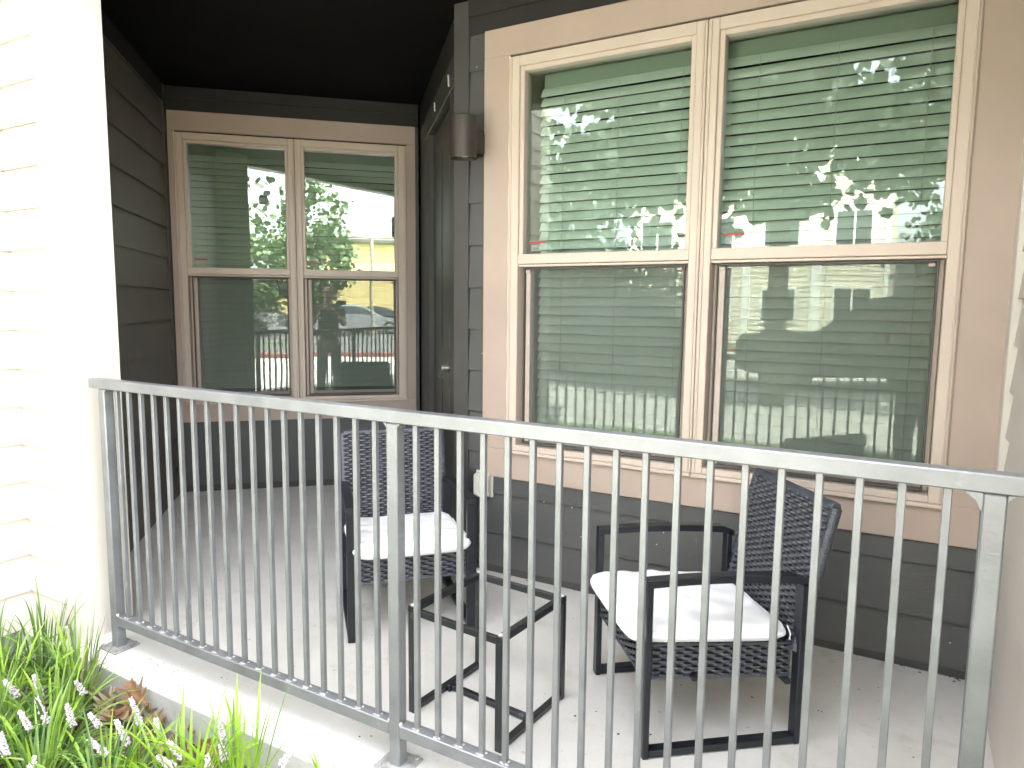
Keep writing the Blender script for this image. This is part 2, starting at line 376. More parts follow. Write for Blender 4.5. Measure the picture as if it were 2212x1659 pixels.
b.build('siding_wall', [M['dark'], M['dark_trim'], M['frieze']], B, label='dark lap siding back wall below the twin window')
b = MB()
b.siding(-1.944, -1.845, 0.0, 2.66, EXP, F_front); b.siding(-1.944, 0.316, 0.0, 0.52, EXP, F_front)
b.box((-2.029, -0.03, 0.012), (-1.942, 0.022, ZC), 1, 0.003, F_front)
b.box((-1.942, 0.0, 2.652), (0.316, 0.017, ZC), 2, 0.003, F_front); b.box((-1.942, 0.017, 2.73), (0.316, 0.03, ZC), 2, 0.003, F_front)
b.box((-1.942, 0.0, 0.0), (0.285, 0.017, 0.035), 1, 0.003, F_front)
b.build('siding_wall', [M['dark'], M['dark_trim'], M['frieze']], B, label='dark lap siding front wall around the large twin window')
b = MB(); b.siding(0.9, 2.85, 0.0, 3.3, EXO, F_right, gr=0.001); b.box((2.85, 0, 0.0), (2.972, 0.030, 3.3), 1, 0.003, F_right)
b.build('siding_wall', [M['cream'], M['cream_trim']], B, label='cream lap siding wall at the right end of the porch')
# door wall
b = MB()
b.box((3.557, -0.05, 0.012), (3.632, 0.0, ZC), 1, 0.003, F_door)
b.box((3.632, -0.06, 2.615), (dB, -0.012, ZC), 2, 0.003, F_door)
b.box((4.90, -0.06, 0.0), (dB, -0.015, 2.62), 0, 0.0, F_door)
b.build('door_wall', [M['dark'], M['dark_trim'], M['frieze']], B)
door = MB()
door.box((3.632, -0.09, 0.0), (3.80, -0.003, 2.47), 0, 0.003, F_door)
door.box((4.74, -0.09, 0.0), (4.905, -0.003, 2.47), 0, 0.003, F_door)
door.box((3.632, -0.09, 2.47), (4.905, -0.001, 2.615), 0, 0.003, F_door)
door = door.build('front_door', M['dark_trim'], B)
b = MB(); b.box((3.815, -0.085, 0.02), (4.725, -0.038, 2.455), 0, 0.003, F_door)
for x0, x1, z0, z1 in ((3.95, 4.22, 0.25, 0.9), (4.32, 4.59, 0.25, 0.9), (3.95, 4.22, 1.1, 2.3), (4.32, 4.59, 1.1, 2.3)):
    b.box((x0, -0.045, z0), (x1, -0.034, z1), 0, 0.004, F_door)
b.build('door_leaf', M['door'], door)
for z0, z1 in ((2.03, 2.16), (1.12, 1.25), (0.77, 0.90)):
    b = MB(); b.box((3.799, -0.035, z0), (3.812, -0.004, z1), 0, 0.001, F_door); b.build('hinge', M['steel'], door)
b = MB(); b.tube([(3.87, -0.04, 1.008), (3.87, 0.005, 1.008)], 0.022, 14, T=F_door); b.tube([(3.87, 0.005, 1.008), (3.87, 0.03, 1.008)], 0.014, 12, T=F_door)
b.build('deadbolt', M['steel'], door)
b = MB()
for pts in ([(3.79, 0.003, 2.50), (3.79, 0.004, 2.53), (3.80, 0.004, 2.56)], [(4.36, 0.002, 2.52), (4.36, 0.004, 2.57)]):
    b = MB(); b.tube(pts, 0.004, 6, T=F_door); b.build('caulk_bead', M['caulk'], door)
# ceiling, beam, upper storeys and closed rear volume
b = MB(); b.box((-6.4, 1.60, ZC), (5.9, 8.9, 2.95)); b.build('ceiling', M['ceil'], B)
b = MB(); b.box((-2.81, 1.459, 2.73), (0.32, 1.60, 3.4), 0, 0.004); b.build('beam', M['dark_trim'], B)
b = MB(); b.box((-9, 1.50, 2.952), (8, 9, 6.4)); b.box((-9, -0.2, 3.0), (-3.15, 1.5, 6.4)); b.box((0.32, 0.9, 3.0), (8, 1.5, 6.4))
b.build('upper_storey', M['cream'], B)
b = MB()
b.box((-6.4, 8.8, -0.1), (5.9, 8.9, 2.94)); b.box((5.8, 0.9, -0.1), (5.9, 8.9, 2.94)); b.box((-6.5, -0.2, -0.1), (-6.4, 8.9, 2.94))
b.box((0.33, 0.9, -0.2), (5.9, 1.0, 3.2)); b.box((-6.4, -0.2, -0.2), (-3.16, -0.19, 3.2))
b.box((0.345, 2.99, 0), (0.36, 8.8, 2.81)); b.box((-6.4, 2.9, 0), (-4.6, 2.93, 2.81))
b.build('room_shell', M['room'], B)

# ------------------------------------------------------------------ windows
def window(T, lab, o, units, frx, gm):
    """o: outer casing (x0,x1,z0,z1); units: list of (glass x0,x1); frx: frame outer (x0,x1)"""
    fz0, fz1 = 0.651, 2.509
    b = MB()
    b.box((o[0], 0, fz1 + 0.012), (o[1], 0.024, o[3]), 0, 0.003, T)           # head board
    b.box((o[0], 0, o[2]), (o[1], 0.0245, fz0 - 0.002), 0, 0.003, T)          # apron
    b.box((o[0], 0, fz0 - 0.002), (frx[0] - 0.003, 0.0235, fz1 + 0.012), 0, 0.002, T)
    b.box((frx[1] + 0.003, 0, fz0 - 0.002), (o[1], 0.0235, fz1 + 0.012), 0, 0.002, T)
    b.box((frx[0], -0.02, fz1), (frx[1], 0.004, fz1 + 0.012), 1, 0, T)
    b.tube([(frx[0] - 0.002, 0.0245 + 0.001 * math.sin(z * 9), 0.66 + (fz1 - 0.65) * i / 30) for i, z in enumerate([k * 0.7 for k in range(31)])], [0.0035 + 0.0012 * math.sin(k * 1.7) for k in range(31)], 6, 2, T)
    b.tube([(frx[1] + 0.002, 0.0245, 0.66), (frx[1] + 0.002, 0.0245, fz1)], 0.003, 6, 0, T)
    win = b.build('window', [M['tan'], M['gap'], M['caulk']], B, label=lab)
    n = len(units); edges = [frx[0]]
    for i in range(n - 1): edges.append((units[i][1] + units[i + 1][0]) / 2)
    edges.append(frx[1])
    for i, (g0, g1) in enumerate(units):
        e0, e1 = edges[i] + (0.0015 if i else 0), edges[i + 1] - (0.0015 if i < n - 1 else 0)
        f = MB()
        # outer ring
        f.box((e0, -0.07, fz0), (g0 - 0.022, 0.034, fz1), 0, 0.003, T); f.box((g1 + 0.022, -0.07, fz0), (e1, 0.034, fz1), 0, 0.003, T)
        f.box((g0 - 0.022, -0.07, 2.462), (g1 + 0.022, 0.034, fz1), 0, 0.003, T); f.box((g0 - 0.022, -0.07, fz0), (g1 + 0.022, 0.034, fz0 + 0.028), 0, 0.003, T)
        # bead on the ring
        f.box((e0 + 0.01, 0.030, fz0 + 0.01), (e0 + 0.016, 0.040, fz1 - 0.01), 0, 0.002, T); f.box((e1 - 0.016, 0.030, fz0 + 0.01), (e1 - 0.01, 0.040, fz1 - 0.01), 0, 0.002, T)
        f.box((e0, 0.020, fz0 - 0.016), (e1, 0.046, fz0), 0, 0.003, T)
        f.build('window_frame', M['tan_vinyl'], win)
        u = MB()                                                               # upper sash
        u.box((g0 - 0.022, -0.04, 1.598), (g0, 0.024, 2.462), 0, 0.003, T); u.box((g1, -0.04, 1.598), (g1 + 0.022, 0.024, 2.462), 0, 0.003, T)
        u.box((g0, -0.04, 2.440), (g1, 0.024, 2.462), 0, 0.003, T); u.box((g0 - 0.022, -0.04, 1.556), (g1 + 0.022, 0.030, 1.603), 0, 0.003, T)
        u.box((g0 - 0.022, -0.04, 1.543), (g1 + 0.022, 0.022, 1.5545), 0, 0.002, T)
        u.build('sash', M['tan_vinyl'], win)
        lo = MB()                                                              # lower sash, set back
        lo.box((g0 - 0.02, -0.066, 0.680), (g0 + 0.025, -0.03, 1.541), 0, 0.003, T); lo.box((g1 - 0.004, -0.066, 0.680), (g1 + 0.02, -0.03, 1.541), 0, 0.003, T)
        lo.box((g0 + 0.025, -0.066, 0.680), (g1 - 0.004, -0.03, 0.712), 0, 0.003, T); lo.box((g0 + 0.025, -0.066, 1.533), (g1 - 0.004, -0.03, 1.541), 0, 0.003, T)
        lo.build('sash', M['tan_vinyl'], win)
        rv = MB(); rv.box((g0 - 0.05, -0.26, 0.66), (g0 - 0.03, -0.0705, 2.50), T=T); rv.box((g1 + 0.03, -0.26, 0.66), (g1 + 0.05, -0.0705, 2.50), T=T); rv.box((g0 - 0.03, -0.26, 2.462), (g1 + 0.03, -0.0705, 2.48), T=T)
        rv.build('reveal', M['tan_vinyl'], win)
        p = MB(); p.box((g0 - 0.005, -0.016, 1.590), (g1 + 0.005, -0.010, 2.450), T=T); p.build('pane', gm, win)
        p = MB(); p.box((g0 + 0.015, -0.052, 0.70), (g1, -0.046, 1.535), T=T); p.build('pane', gm, win)
        sc = MB()
        z0, z1 = 0.684, 1.540
        for a, c in (((g0, z0), (g0 + 0.006, z1)), ((g1 - 0.006, z0), (g1 + 0.003, z1)), ((g0 + 0.006, z0), (g1 - 0.006, z0 + 0.014)), ((g0 + 0.006, z1 - 0.008), (g1 - 0.006, z1))):
            sc.box((a[0], -0.006, a[1]), (c[0], 0.010, c[1]), 0, 0.002, T)
        sc.box((g0 + 0.010, -0.008, z0 + 0.014), (g0 + 0.034, 0.004, z1 - 0.02), 1, 0.002, T)
        sc.box((g0 + 0.010, 0.0005, z1 - 0.027), (g0 + 0.034, 0.011, z1 - 0.013), 1, 0.002, T); sc.box((g1 - 0.032, 0.0005, z1 - 0.024), (g1 - 0.010, 0.011, z1 - 0.013), 1, 0.002, T)
        sc.add([(g0 + 0.008, -0.002, z0 + 0.01), (g1 - 0.008, -0.002, z0 + 0.01), (g1 - 0.008, -0.002, z1 - 0.01), (g0 + 0.008, -0.002, z1 - 0.01)], [(0, 1, 2, 3)], 2, T)
        sc.build('insect_screen', [M['scrframe'], M['scrbar'], M['mesh']], win)
        st = MB(); st.box((g0 + 0.018, -0.0095, 1.655), (g0 + 0.10, -0.0085, 1.664), 0, 0, T)
        for k in range(5): st.box((g0 + 0.03, -0.0095, 1.645 - 0.006 * k), (g0 + 0.085 - 0.006 * (k % 2), -0.0090, 1.6465 - 0.006 * k), 1, 0, T)
        st.build('sticker', [M['sticker'], M['stickerp']], win)
    return win
window(F_front, 'large tan twin window on the front wall', (-1.851, 0.299, 0.5, 2.652), [(-1.630, -0.853), (-0.717, 0.071)], (-1.706, 0.142), M['glass'])
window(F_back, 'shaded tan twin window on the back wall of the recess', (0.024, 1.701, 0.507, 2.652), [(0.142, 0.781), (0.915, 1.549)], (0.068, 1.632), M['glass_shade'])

# ------------------------------------------------------------------ blinds (hang inside the windows)
def blind(T, x0, x1, label, jit):
    r = thing('window_blind', label, 'blind', T @ Vector(((x0 + x1) / 2, -0.115, 0)), 0, 'blinds behind the four window halves')
    inv = Matrix.Translation(-r.location)
    TT = inv @ T
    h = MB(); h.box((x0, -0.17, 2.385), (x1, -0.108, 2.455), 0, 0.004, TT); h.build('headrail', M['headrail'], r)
    s = MB(); rnd = random.Random(jit)
    z = 2.364
    while z > 0.72:
        tilt = R(60 + rnd.uniform(-0.8, 0.8)); dz = rnd.uniform(-0.0007, 0.0007); sk = rnd.uniform(-0.0015, 0.0015)
        top, bot = [], []
        for e, xx in enumerate((x0, x0 + (x1 - x0) * 0.35, x0 + (x1 - x0) * 0.7, x1)):
            pr, qr = [], []
            for k in range(5):
                t = k / 4 - 0.5
                cu = 0.0028 * (1 - 4 * t * t)
                y = -0.090 - t * 0.050 * math.cos(tilt) + cu * math.sin(tilt)
                zz = z + t * 0.050 * math.sin(tilt) + cu * math.cos(tilt) + dz + sk * (e - 1.5) / 1.5
                pr.append((xx, y, zz)); qr.append((xx, y - 0.0024 * math.sin(tilt), zz - 0.0024 * math.cos(tilt)))
            top.append(pr); bot.append(qr)
        s.grid(top, 0, TT); s.grid(bot, 0, TT)
        for e in (0, -1):
            for k in range(4): s.add([top[e][k], top[e][k + 1], bot[e][k + 1], bot[e][k]], [(0, 1, 2, 3)], 0, TT)
        s.add([top[0][0], top[1][0], top[2][0], top[3][0], bot[3][0], bot[2][0], bot[1][0], bot[0][0]], [tuple(range(8))], 0, TT)
        z -= 0.0446
    s.build('slats', M['slat'], r, recalc=False)
    c = MB()
    for f in (0.16, 0.5, 0.86):
        xx = x0 + (x1 - x0) * f
        c.tube([(xx + 0.0015 * math.sin(k * 2.3), -0.0685, 2.38 - 1.66 * k / 24) for k in range(25)], 0.0011, 5, 0, TT)
    c.build('cord', M['cord'], r)
    bb = MB(); bb.box((x0, -0.105, 0.685), (x1, -0.07, 0.706), 0, 0.004, TT); bb.build('bottom_rail', M['slat'], r)
blind(F_front, -1.596, -0.80, 'pale slatted blind in the left half of the large front window', 1)
blind(F_front, -0.735, 0.12, 'pale slatted blind in the right half of the large front window', 2)
blind(F_back, 0.13, 0.80, 'closed blind in the left half of the shaded back window', 3)
blind(F_back, 0.90, 1.57, 'closed blind in the right half of the shaded back window', 4)

# ------------------------------------------------------------------ wall lamp and outlet
r = thing('wall_light', 'dark bronze cylinder wall light on the siding beside the large window', 'lamp', (-1.885, YW, 2.12))
b = MB()
cx, cy, z0, z1, rr = 0.0, -0.150, -0.075, 0.118, 0.063
n = 40
prof = [(0.0, z1), (rr - 0.006, z1), (rr, z1 - 0.005), (rr, z0), (rr - 0.006, z0), (rr - 0.007, z0 + 0.05), (0.0, z0 + 0.052)]
rings = [[(cx + q * math.cos(2 * math.pi * k / n), cy + q * math.sin(2 * math.pi * k / n), z) for k in range(n + 1)] for q, z in prof]
b.grid(rings[0:2], smooth=False); b.grid(rings[1:3]); b.grid(rings[2:4]); b.grid(rings[3:5], smooth=False); b.grid(rings[4:6]); b.grid(rings[5:7], smooth=False)
b.build('lamp_shade', M['bronze'], r)
b = MB(); b.box((-0.05, -0.022, -0.045), (0.05, -0.006, 0.075), 0, 0.003); b.box((-0.04, -0.10, -0.035), (0.04, -0.022, 0.062), 0, 0.004); b.build('bracket', M['bronze'], r)
b = MB()
for k in range(4):
    a = k * math.pi / 2 + 0.4
    b.tube([(cx + 0.022 * math.cos(a), cy + 0.022 * math.sin(a), z0 + 0.045), (cx + 0.022 * math.cos(a), cy + 0.022 * math.sin(a), z0 + 0.012)], [0.018, 0.015], 12)
b.build('bulb', M['lampglass'], r)
r = thing('outlet_box', 'weathered cream weatherproof outlet box low on the dark front wall', 'outlet', (-1.84, YW, 0.455))
b = MB(); b.box((-0.05, -0.02, -0.066), (0.05, -0.008, 0.066), 0, 0.006); b.box((-0.043, -0.062, -0.058), (0.043, -0.02, 0.058), 0, 0.012); b.build('cover', M['outlet'], r)
b = MB(); b.box((-0.035, -0.067, -0.05), (0.035, -0.0615, 0.05), 0, 0.003); b.box((-0.012, -0.074, -0.055), (0.012, -0.062, -0.04), 0, 0.003); b.build('lid', M['outlet'], r)

# ------------------------------------------------------------------ railing
RY = 1.519
rail = thing('metal_railing', 'grey painted metal railing with square balusters across the porch front', 'railing', (-1.244, RY, 0))
def rb(): return MB()
RT = Matrix.Translation((1.244, -RY, 0))
b = MB(); b.box((-2.722, RY - 0.020, 1.030), (0.313, RY + 0.024, 1.066), 0, 0.003, RT)
b.build('top_rail', M['rail'], rail)
posts = (-2.643, -1.242, 0.152)
b = MB()
for x0, x1 in ((-2.624, -1.261), (-1.223, 0.133)):
    b.box((x0, RY - 0.019, 0.098), (x1, RY + 0.019, 0.138), 0, 0.003, RT)
b.box((0.171, RY - 0.019, 0.098), (0.313, RY + 0.019, 0.138), 0, 0.003, RT)
rnd = random.Random(3)
bxs = []
for x0, x1 in ((posts[0], posts[1]), (posts[1], posts[2])):
    for k in range(1, 19): bxs.append(x0 + (x1 - x0) * k / 19)
def blob(b, c, rx, ry, rz, mi, T, rnd, n=9):
    rows = []
    for i in range(5):
        f = i / 4 * math.pi / 2
        rows.append([(c[0] + rx * math.cos(f) * math.cos(2 * math.pi * k / n) * (1 + 0.25 * math.sin(k * 2.4 + c[0] * 90)), c[1] + ry * math.cos(f) * math.sin(2 * math.pi * k / n) * (1 + 0.2 * math.sin(k * 3.1 + c[0] * 50)), c[2] + rz * math.sin(f)) for k in range(n + 1)])
    b.grid(rows, mi, T)
for x in bxs:
    for sx, sy in ((-1, -1), (1, -1), (0, -1.2), (1, 0.6)):
        blob(b, (x + sx * 0.008 + rnd.uniform(-0.002, 0.002), RY + sy * 0.0085, 0.137), rnd.uniform(0.005, 0.010), rnd.uniform(0.004, 0.007), rnd.uniform(0.002, 0.005), 1, RT, rnd)
b.build('bottom_rail', [M['rail'], M['weld']], rail)
for i, px in enumerate(posts):
    b = MB(); b.box((px - 0.019, RY - 0.0195, 0.0), (px + 0.019, RY + 0.0195, 1.029), 0, 0.0035, RT)
    for sg in (-1, 1):
        gs = (0.014, 0.012, 0.030 if sg < 0 else 0.013)[i]
        if i == 0 and sg < 0: continue
        xx = px + sg * 0.0188
        b.prism([(xx, 1.0295), (xx + sg * gs, 1.0295), (xx + sg * gs * 0.35, 1.0295 - gs * 0.5), (xx, 1.0295 - gs * 1.2)], 1, RY - 0.018, RY + 0.018, 0, RT)
    for sg in (-1, 1):
        blob(b, (px + sg * 0.022, RY - 0.012, 0.1375), 0.008, 0.007, 0.009, 1, RT, rnd)
    p = b.build('post', [M['rail'], M['weld']], rail)
    bp = MB(); bp.box((px - 0.055, RY - 0.052, 0.0005), (px + 0.055, RY + 0.052, 0.0075), 0, 0.002, RT)
    for sx in (-1, 1):
        for sy in (-1, 1): bp.tube([(px + sx * 0.04, RY + sy * 0.04, 0.007), (px + sx * 0.04, RY + sy * 0.04, 0.014)], 0.008, 6, 1, RT)
    bp.build('base_plate', [M['plate'], M['plate']], p)
for x in bxs:
    b = MB(); jx = rnd.uniform(-0.0008, 0.0008); a = rnd.uniform(-0.03, 0.03)
    T = RT @ Matrix.Translation((x + jx, RY, 0)) @ Matrix.Rotation(a, 4, 'Z')
    b.box((-0.0075, -0.0075, 0.137), (0.0075, 0.0075, 1.031), 0, 0.0014, T)
    b.build('baluster', M['rail'], rail)

# ------------------------------------------------------------------ rattan chairs
def weave(b, P0, eu, ev, nrm, W, Hh, T, pitch=0.0255, row=0.0112, amp=0.0042):
    """flat horizontal strands going over and under upright stakes; P0 corner, eu across, ev up"""
    P0, eu, ev, nrm = Vector(P0), Vector(eu), Vector(ev), Vector(nrm)
    ncol = max(2, round(W / pitch)); nr = max(2, round(Hh / row)); pw, rh = W / ncol, Hh / nr
    for i in range(nr):
        rows = [[], [], [], []]
        for j in range(ncol * 6 + 1):
            x = j / 6 * pw
            ph = math.cos(math.pi * (x / pw - 0.5) * 1.0 + (math.pi if i % 2 else 0))
            ph = max(-1, min(1, ph * 2.2 + 0.75))
            off = amp * (ph - 0.35) * (1.35 if ph < 0 else 1)
            for k, (fr, dd) in enumerate(((0.07, -0.0016), (0.30, 0.0), (0.70, 0.0), (0.93, -0.0016))):
                rows[k].append(P0 + eu * x + ev * (i * rh + fr * rh) + nrm * (off + dd))
        b.grid(rows, 0, T)
CW = 0.53
def make_chair():
    r = thing('patio_armchair', '', 'armchair')
    O = Matrix.Translation((-0.26, -CW / 2, 0))
    for y0 in (0.0, CW - 0.04):
        f = MB(); y1 = y0 + 0.04
        f.box((0.0, y0, 0.0), (0.020, y1, 0.5385), 0, 0.003, O)
        f.box((0.498, y0, 0.0), (0.518, y1, 0.527), 0, 0.003, O)
        f.box((0.020, y0 + 0.001, 0.003), (0.498, y1 - 0.001, 0.026), 0, 0.003, O)
        n = 12; pr = []
        zt = lambda x: 0.561 + 0.006 * math.sin(math.pi * x / 0.52) - 0.016 * (x / 0.52) ** 2
        for i in range(n + 1):
            x = 0.0 + 0.525 * i / n
            z = zt(x) - (0.012 if i == n else 0)
            hh = 0.023
            pr.append([(x, y0 + 0.002, z), (x, y1 - 0.002, z), (x, y1, z - 0.003), (x, y1, z - hh), (x, y0, z - hh), (x, y0, z - 0.003), (x, y0 + 0.002, z)])
        f.grid(pr, 0, O, smooth=False)
        for e in (0, -1): f.add(pr[e][:6], [tuple(range(6))], 0, O)
        for xx in (0.012, 0.505): f.tube([(xx, (y0 + y1) / 2, 0.0), (xx, (y0 + y1) / 2, 0.004)], 0.012, 10, 0, O)
        f.build('side_frame', M['chairmetal'], r)
    # seat: woven box leaning slightly back
    s = MB(); y0, y1 = 0.042, CW - 0.042; W = y1 - y0
    sl = -0.062
    x0, x1, zt0, h = 0.012, 0.495, 0.347, 0.108
    zt = lambda x: zt0 + sl * (x - x0)
    s.add([(x0 + .009, y0 + .009, zt(x0) - h), (x1, y0 + .009, zt(x1) - h), (x1, y1 - .009, zt(x1) - h), (x0 + .009, y1 - .009, zt(x0) - h), (x0 + .009, y0 + .009, zt(x0) - 0.009), (x1, y0 + .009, zt(x1) - 0.009), (x1, y1 - .009, zt(x1) - .009), (x0 + .009, y1 - .009, zt(x0) - .009)],
          [(0, 1, 2, 3), (4, 5, 6, 7), (0, 1, 5, 4), (2, 3, 7, 6), (0, 3, 7, 4), (1, 2, 6, 5)], 1, O)
    weave(s, (x0, y0, zt(x0) - h), (0, 1, 0), (0, 0, 1), (-1, 0, 0), W, h, O)
    ev = Vector((1, 0, sl)).normalized()
    weave(s, (x0, y0, zt(x0) - h), ev, (0, 0, 1), (0, -1, 0), x1 - x0, h, O)
    weave(s, (x0, y1, zt(x0) - h), ev, (0, 0, 1), (0, 1, 0), x1 - x0, h, O)
    weave(s, (x0, y0, zt(x0)), (0, 1, 0), ev, (0, 0, 1), W, x1 - x0, O)
    for ya in (y0, y1): s.tube([(x0, ya, zt(x0) - 0.002), (x1, ya, zt(x1) - 0.002)], 0.0045, 8, 0, O)
    s.tube([(x0, y0, zt(x0) - 0.002), (x0, y1, zt(x0) - 0.002)], 0.0045, 8, 0, O)
    for ya in (y0, y1): s.tube([(x0, ya, zt(x0) - h), (x1, ya, zt(x1) - h)], 0.0045, 8, 0, O)
    s.tube([(x0, y0, zt(x0) - h), (x0, y1, zt(x0) - h)], 0.0045, 8, 0, O)
    s.build('seat', [M['rattan'], M['weave_core']], r)
    k = MB()
    a, c = Vector((0.487, 0, 0.300)), Vector((0.598, 0, 0.752))
    ev = (c - a).normalized(); nr = Vector((-ev.z, 0, ev.x)); Hh = (c - a).length; th = 0.034
    y0, y1 = 0.030, CW - 0.030
    p = a + Vector((0, y0, 0))
    weave(k, p, (0, 1, 0), ev, nr, y1 - y0, Hh, O)
    weave(k, p - nr * th, (0, 1, 0), ev, -nr, y1 - y0, Hh, O)
    q = [p - nr * .009, p + Vector((0, y1 - y0, 0)) - nr * .009]
    bx = [q[0], q[1], q[1] + ev * Hh, q[0] + ev * Hh]; bx += [v - nr * (th - .018) for v in bx]
    k.add(bx, [(0, 1, 2, 3), (4, 5, 6, 7), (0, 1, 5, 4), (1, 2, 6, 5), (2, 3, 7, 6), (3, 0, 4, 7)], 1, O)
    # wrapped edges
    def wrap(p0, p1, rad, step=0.0075):
        d = p1 - p0; nn = int(d.length / step) * 3
        k.tube([p0 + d * i / nn for i in range(nn + 1)], [rad + (0.0012 if i % 3 else -0.001) for i in range(nn + 1)], 10, 0, O)
    cen = -nr * th / 2
    wrap(p + cen, p + ev * Hh + cen, th / 2); wrap(p + Vector((0, y1 - y0, 0)) + cen, p + Vector((0, y1 - y0, 0)) + ev * Hh + cen, th / 2)
    wrap(p + ev * Hh + cen, p + ev * Hh + Vector((0, y1 - y0, 0)) + cen, th / 2)
    k.build('backrest', [M['rattan'], M['weave_core']], r)
    st = MB(); st.box((0.16, 0.02, 0.226), (0.18, CW - 0.02, 0.2395), 0, 0.002, O); st.box((0.47, 0.02, 0.19), (0.488, CW - 0.02, 0.208), 0, 0.002, O)
    st.build('stretcher', M['chairmetal'], r)
    return r
def make_cushion(seed):
    rnd = random.Random(seed)
    b = MB(); O = Matrix.Translation((-0.26, -CW / 2, 0))
    x0, x1, y0, y1 = -0.034, 0.482, 0.024, CW - 0.024
    n = 44; ph = [rnd.uniform(0, 6) for _ in range(8)]
    def edge(s, t):                      # rounded corner outline
        m = max(abs(s), abs(t)) or 1e-9
        p = 9.0
        rr = (abs(s) ** p + abs(t) ** p) ** (1 / p) or 1e-9
        return s * m / rr, t * m / rr
    def surf(up):
        rows = []
        for i in range(n + 1):
            row = []
            for j in range(n + 1):
                s, t = 2 * i / n - 1, 2 * j / n - 1
                es, et = edge(s, t); m = max(abs(s), abs(t))
                x = (x0 + x1) / 2 + es * (x1 - x0) / 2; y = (y0 + y1) / 2 + et * (y1 - y0) / 2
                base = 0.352 - 0.062 * (x - 0.012)
                if up:
                    z = base + 0.054 + 0.009 * (1 - m ** 2.4) - 0.016 * max(0, (m - 0.86) / 0.14) ** 2
                    wr_ = 0.0035 * math.sin(9 * s + 5 * t + ph[0]) * math.sin(6 * t - 3 * s + ph[1]) + 0.0022 * math.sin(17 * s - 8 * t + ph[2]) * m ** 2
                    z += wr_
                else:
                    z = base - 0.002 - 0.004 * (1 - m ** 2) + 0.016 * max(0, (m - 0.88) / 0.12) ** 2
                    if x < 0.02: z -= 0.012 * (0.02 - x) / 0.05
                row.append((x, y, z))
            rows.append(row)
        return rows
    top, bot = surf(True), surf(False)
    b.grid(top, 0, O); b.grid(bot, 0, O)
    ring = [(0, j) for j in range(n)] + [(i, n) for i in range(n)] + [(n, j) for j in range(n, 0, -1)] + [(i, 0) for i in range(n, 0, -1)]
    ring.append(ring[0])
    rt, rbm = [Vector(top[i][j]) for i, j in ring], [Vector(bot[i][j]) for i, j in ring]
    c = Vector(((x0 + x1) / 2, (y0 + y1) / 2, 0))
    rows = []
    for f in (0, 0.2, 0.4, 0.6, 0.8, 1.0):
        row = []
        for a, q in zip(rt, rbm):
            p = a.lerp(q, f); d = Vector((p.x - c.x, p.y - c.y, 0)).normalized()
            row.append(p + d * (0.010 * math.sin(math.pi * f)))
        rows.append(row)
    b.grid(rows, 0, O)
    b.tube(rt, 0.0028, 6, 0, O, caps=False)
    return b
ch = make_chair()
def place(o, origin, ang, lx=0.26, ly=CW / 2):
    c, s = math.cos(ang), math.sin(ang)
    o.location = (origin[0] + c * lx - s * ly, origin[1] + s * lx + c * ly, 0.0); o.rotation_euler = (0, 0, ang)
GC = 'black rattan armchairs on the porch'
a2, a1 = R(39.44), R(136.88)
place(ch, (-0.620, 1.905), a2); tag(ch, 'black rattan armchair seen from the side under the large front window', 'armchair', GC)
c1 = copy_tree(ch); place(c1, (-1.522, 2.384), a1); tag(c1, 'rattan armchair facing the viewer between the back window and the table', 'armchair', GC)
cu = make_cushion(1).build('seat_cushion', M['cushion']); place(cu, (-0.620, 1.905), a2)
tag(cu, 'white seat cushion on the sideways armchair under the large window', 'cushion', 'white seat cushions')
t = MB(); O = Matrix.Translation((-0.26, -CW / 2, 0))
for k in (0, 1): t.tube([(0.481, 0.042 + 0.006 * k, 0.372), (0.486, 0.033 + 0.004 * k, 0.35), (0.484 + 0.004 * k, 0.037, 0.329)], 0.0014, 5, 0, O)
t.build('tie_string', M['cushion'], cu)
cu = make_cushion(5).build('seat_cushion', M['cushion']); place(cu, (-1.522, 2.384), a1)
tag(cu, 'white seat cushion on the armchair that faces the viewer', 'cushion', 'white seat cushions')

# ------------------------------------------------------------------ side table (glass top missing)
tb = thing('side_table', 'black metal side table frame without its top between the armchairs', 'table', (-1.176, 1.921, 0), R(-5.3))
h, q, zt = 0.191, 0.024, 0.372
for sx in (-1, 1):
    f = MB(); xa, xb = sx * h, sx * (h - q)
    f.box((xa, -h, 0), (xb, -h + 0.022, zt - 0.024), 0, 0.002); f.box((xa, h - 0.022, 0), (xb, h, zt - 0.024), 0, 0.002)
    f.box((xa, -h, zt - 0.0235), (xb, h, zt), 0, 0.002); f.box((xa + sx * -0.0005, -h + 0.022, 0.002), (xb, h - 0.022, 0.022), 0, 0.002)
    if sx < 0:
        for yy in (-0.09, 0.11): f.tube([(xa + 0.001, yy, zt - 0.012), (xa - 0.003, yy, zt - 0.012)], 0.0055, 10)
        for yy in (-0.09, 0.11): f.tube([(xb, yy, zt - 0.012), (xb + 0.003, yy, zt - 0.012)], 0.0055, 10)
    sf = f.build('side_frame', M['tablemetal'], tb)
    for sy in (-1, 1):
        p = MB(); p.tube([(sx * (h - 0.012), sy * (h - 0.012), zt), (sx * (h - 0.012), sy * (h - 0.012), zt + 0.004)], 0.0085, 14); p.tube([(sx * (h - 0.012), sy * (h - 0.012), zt + 0.004), (sx * (h - 0.012), sy * (h - 0.012), zt + 0.006)], 0.005, 12)
        p.build('suction_pad', M['pad'], sf)
for sy in (-1, 1):
    f = MB(); f.box((-h + q, sy * h, zt - 0.028), (h - q, sy * (h - 0.016), zt - 0.004), 0, 0.002); f.build('crossbar', M['tablemetal'], tb)
f = MB(); f.box((-h + q, -0.011, 0.003), (h - q, 0.011, 0.021), 0, 0.002)
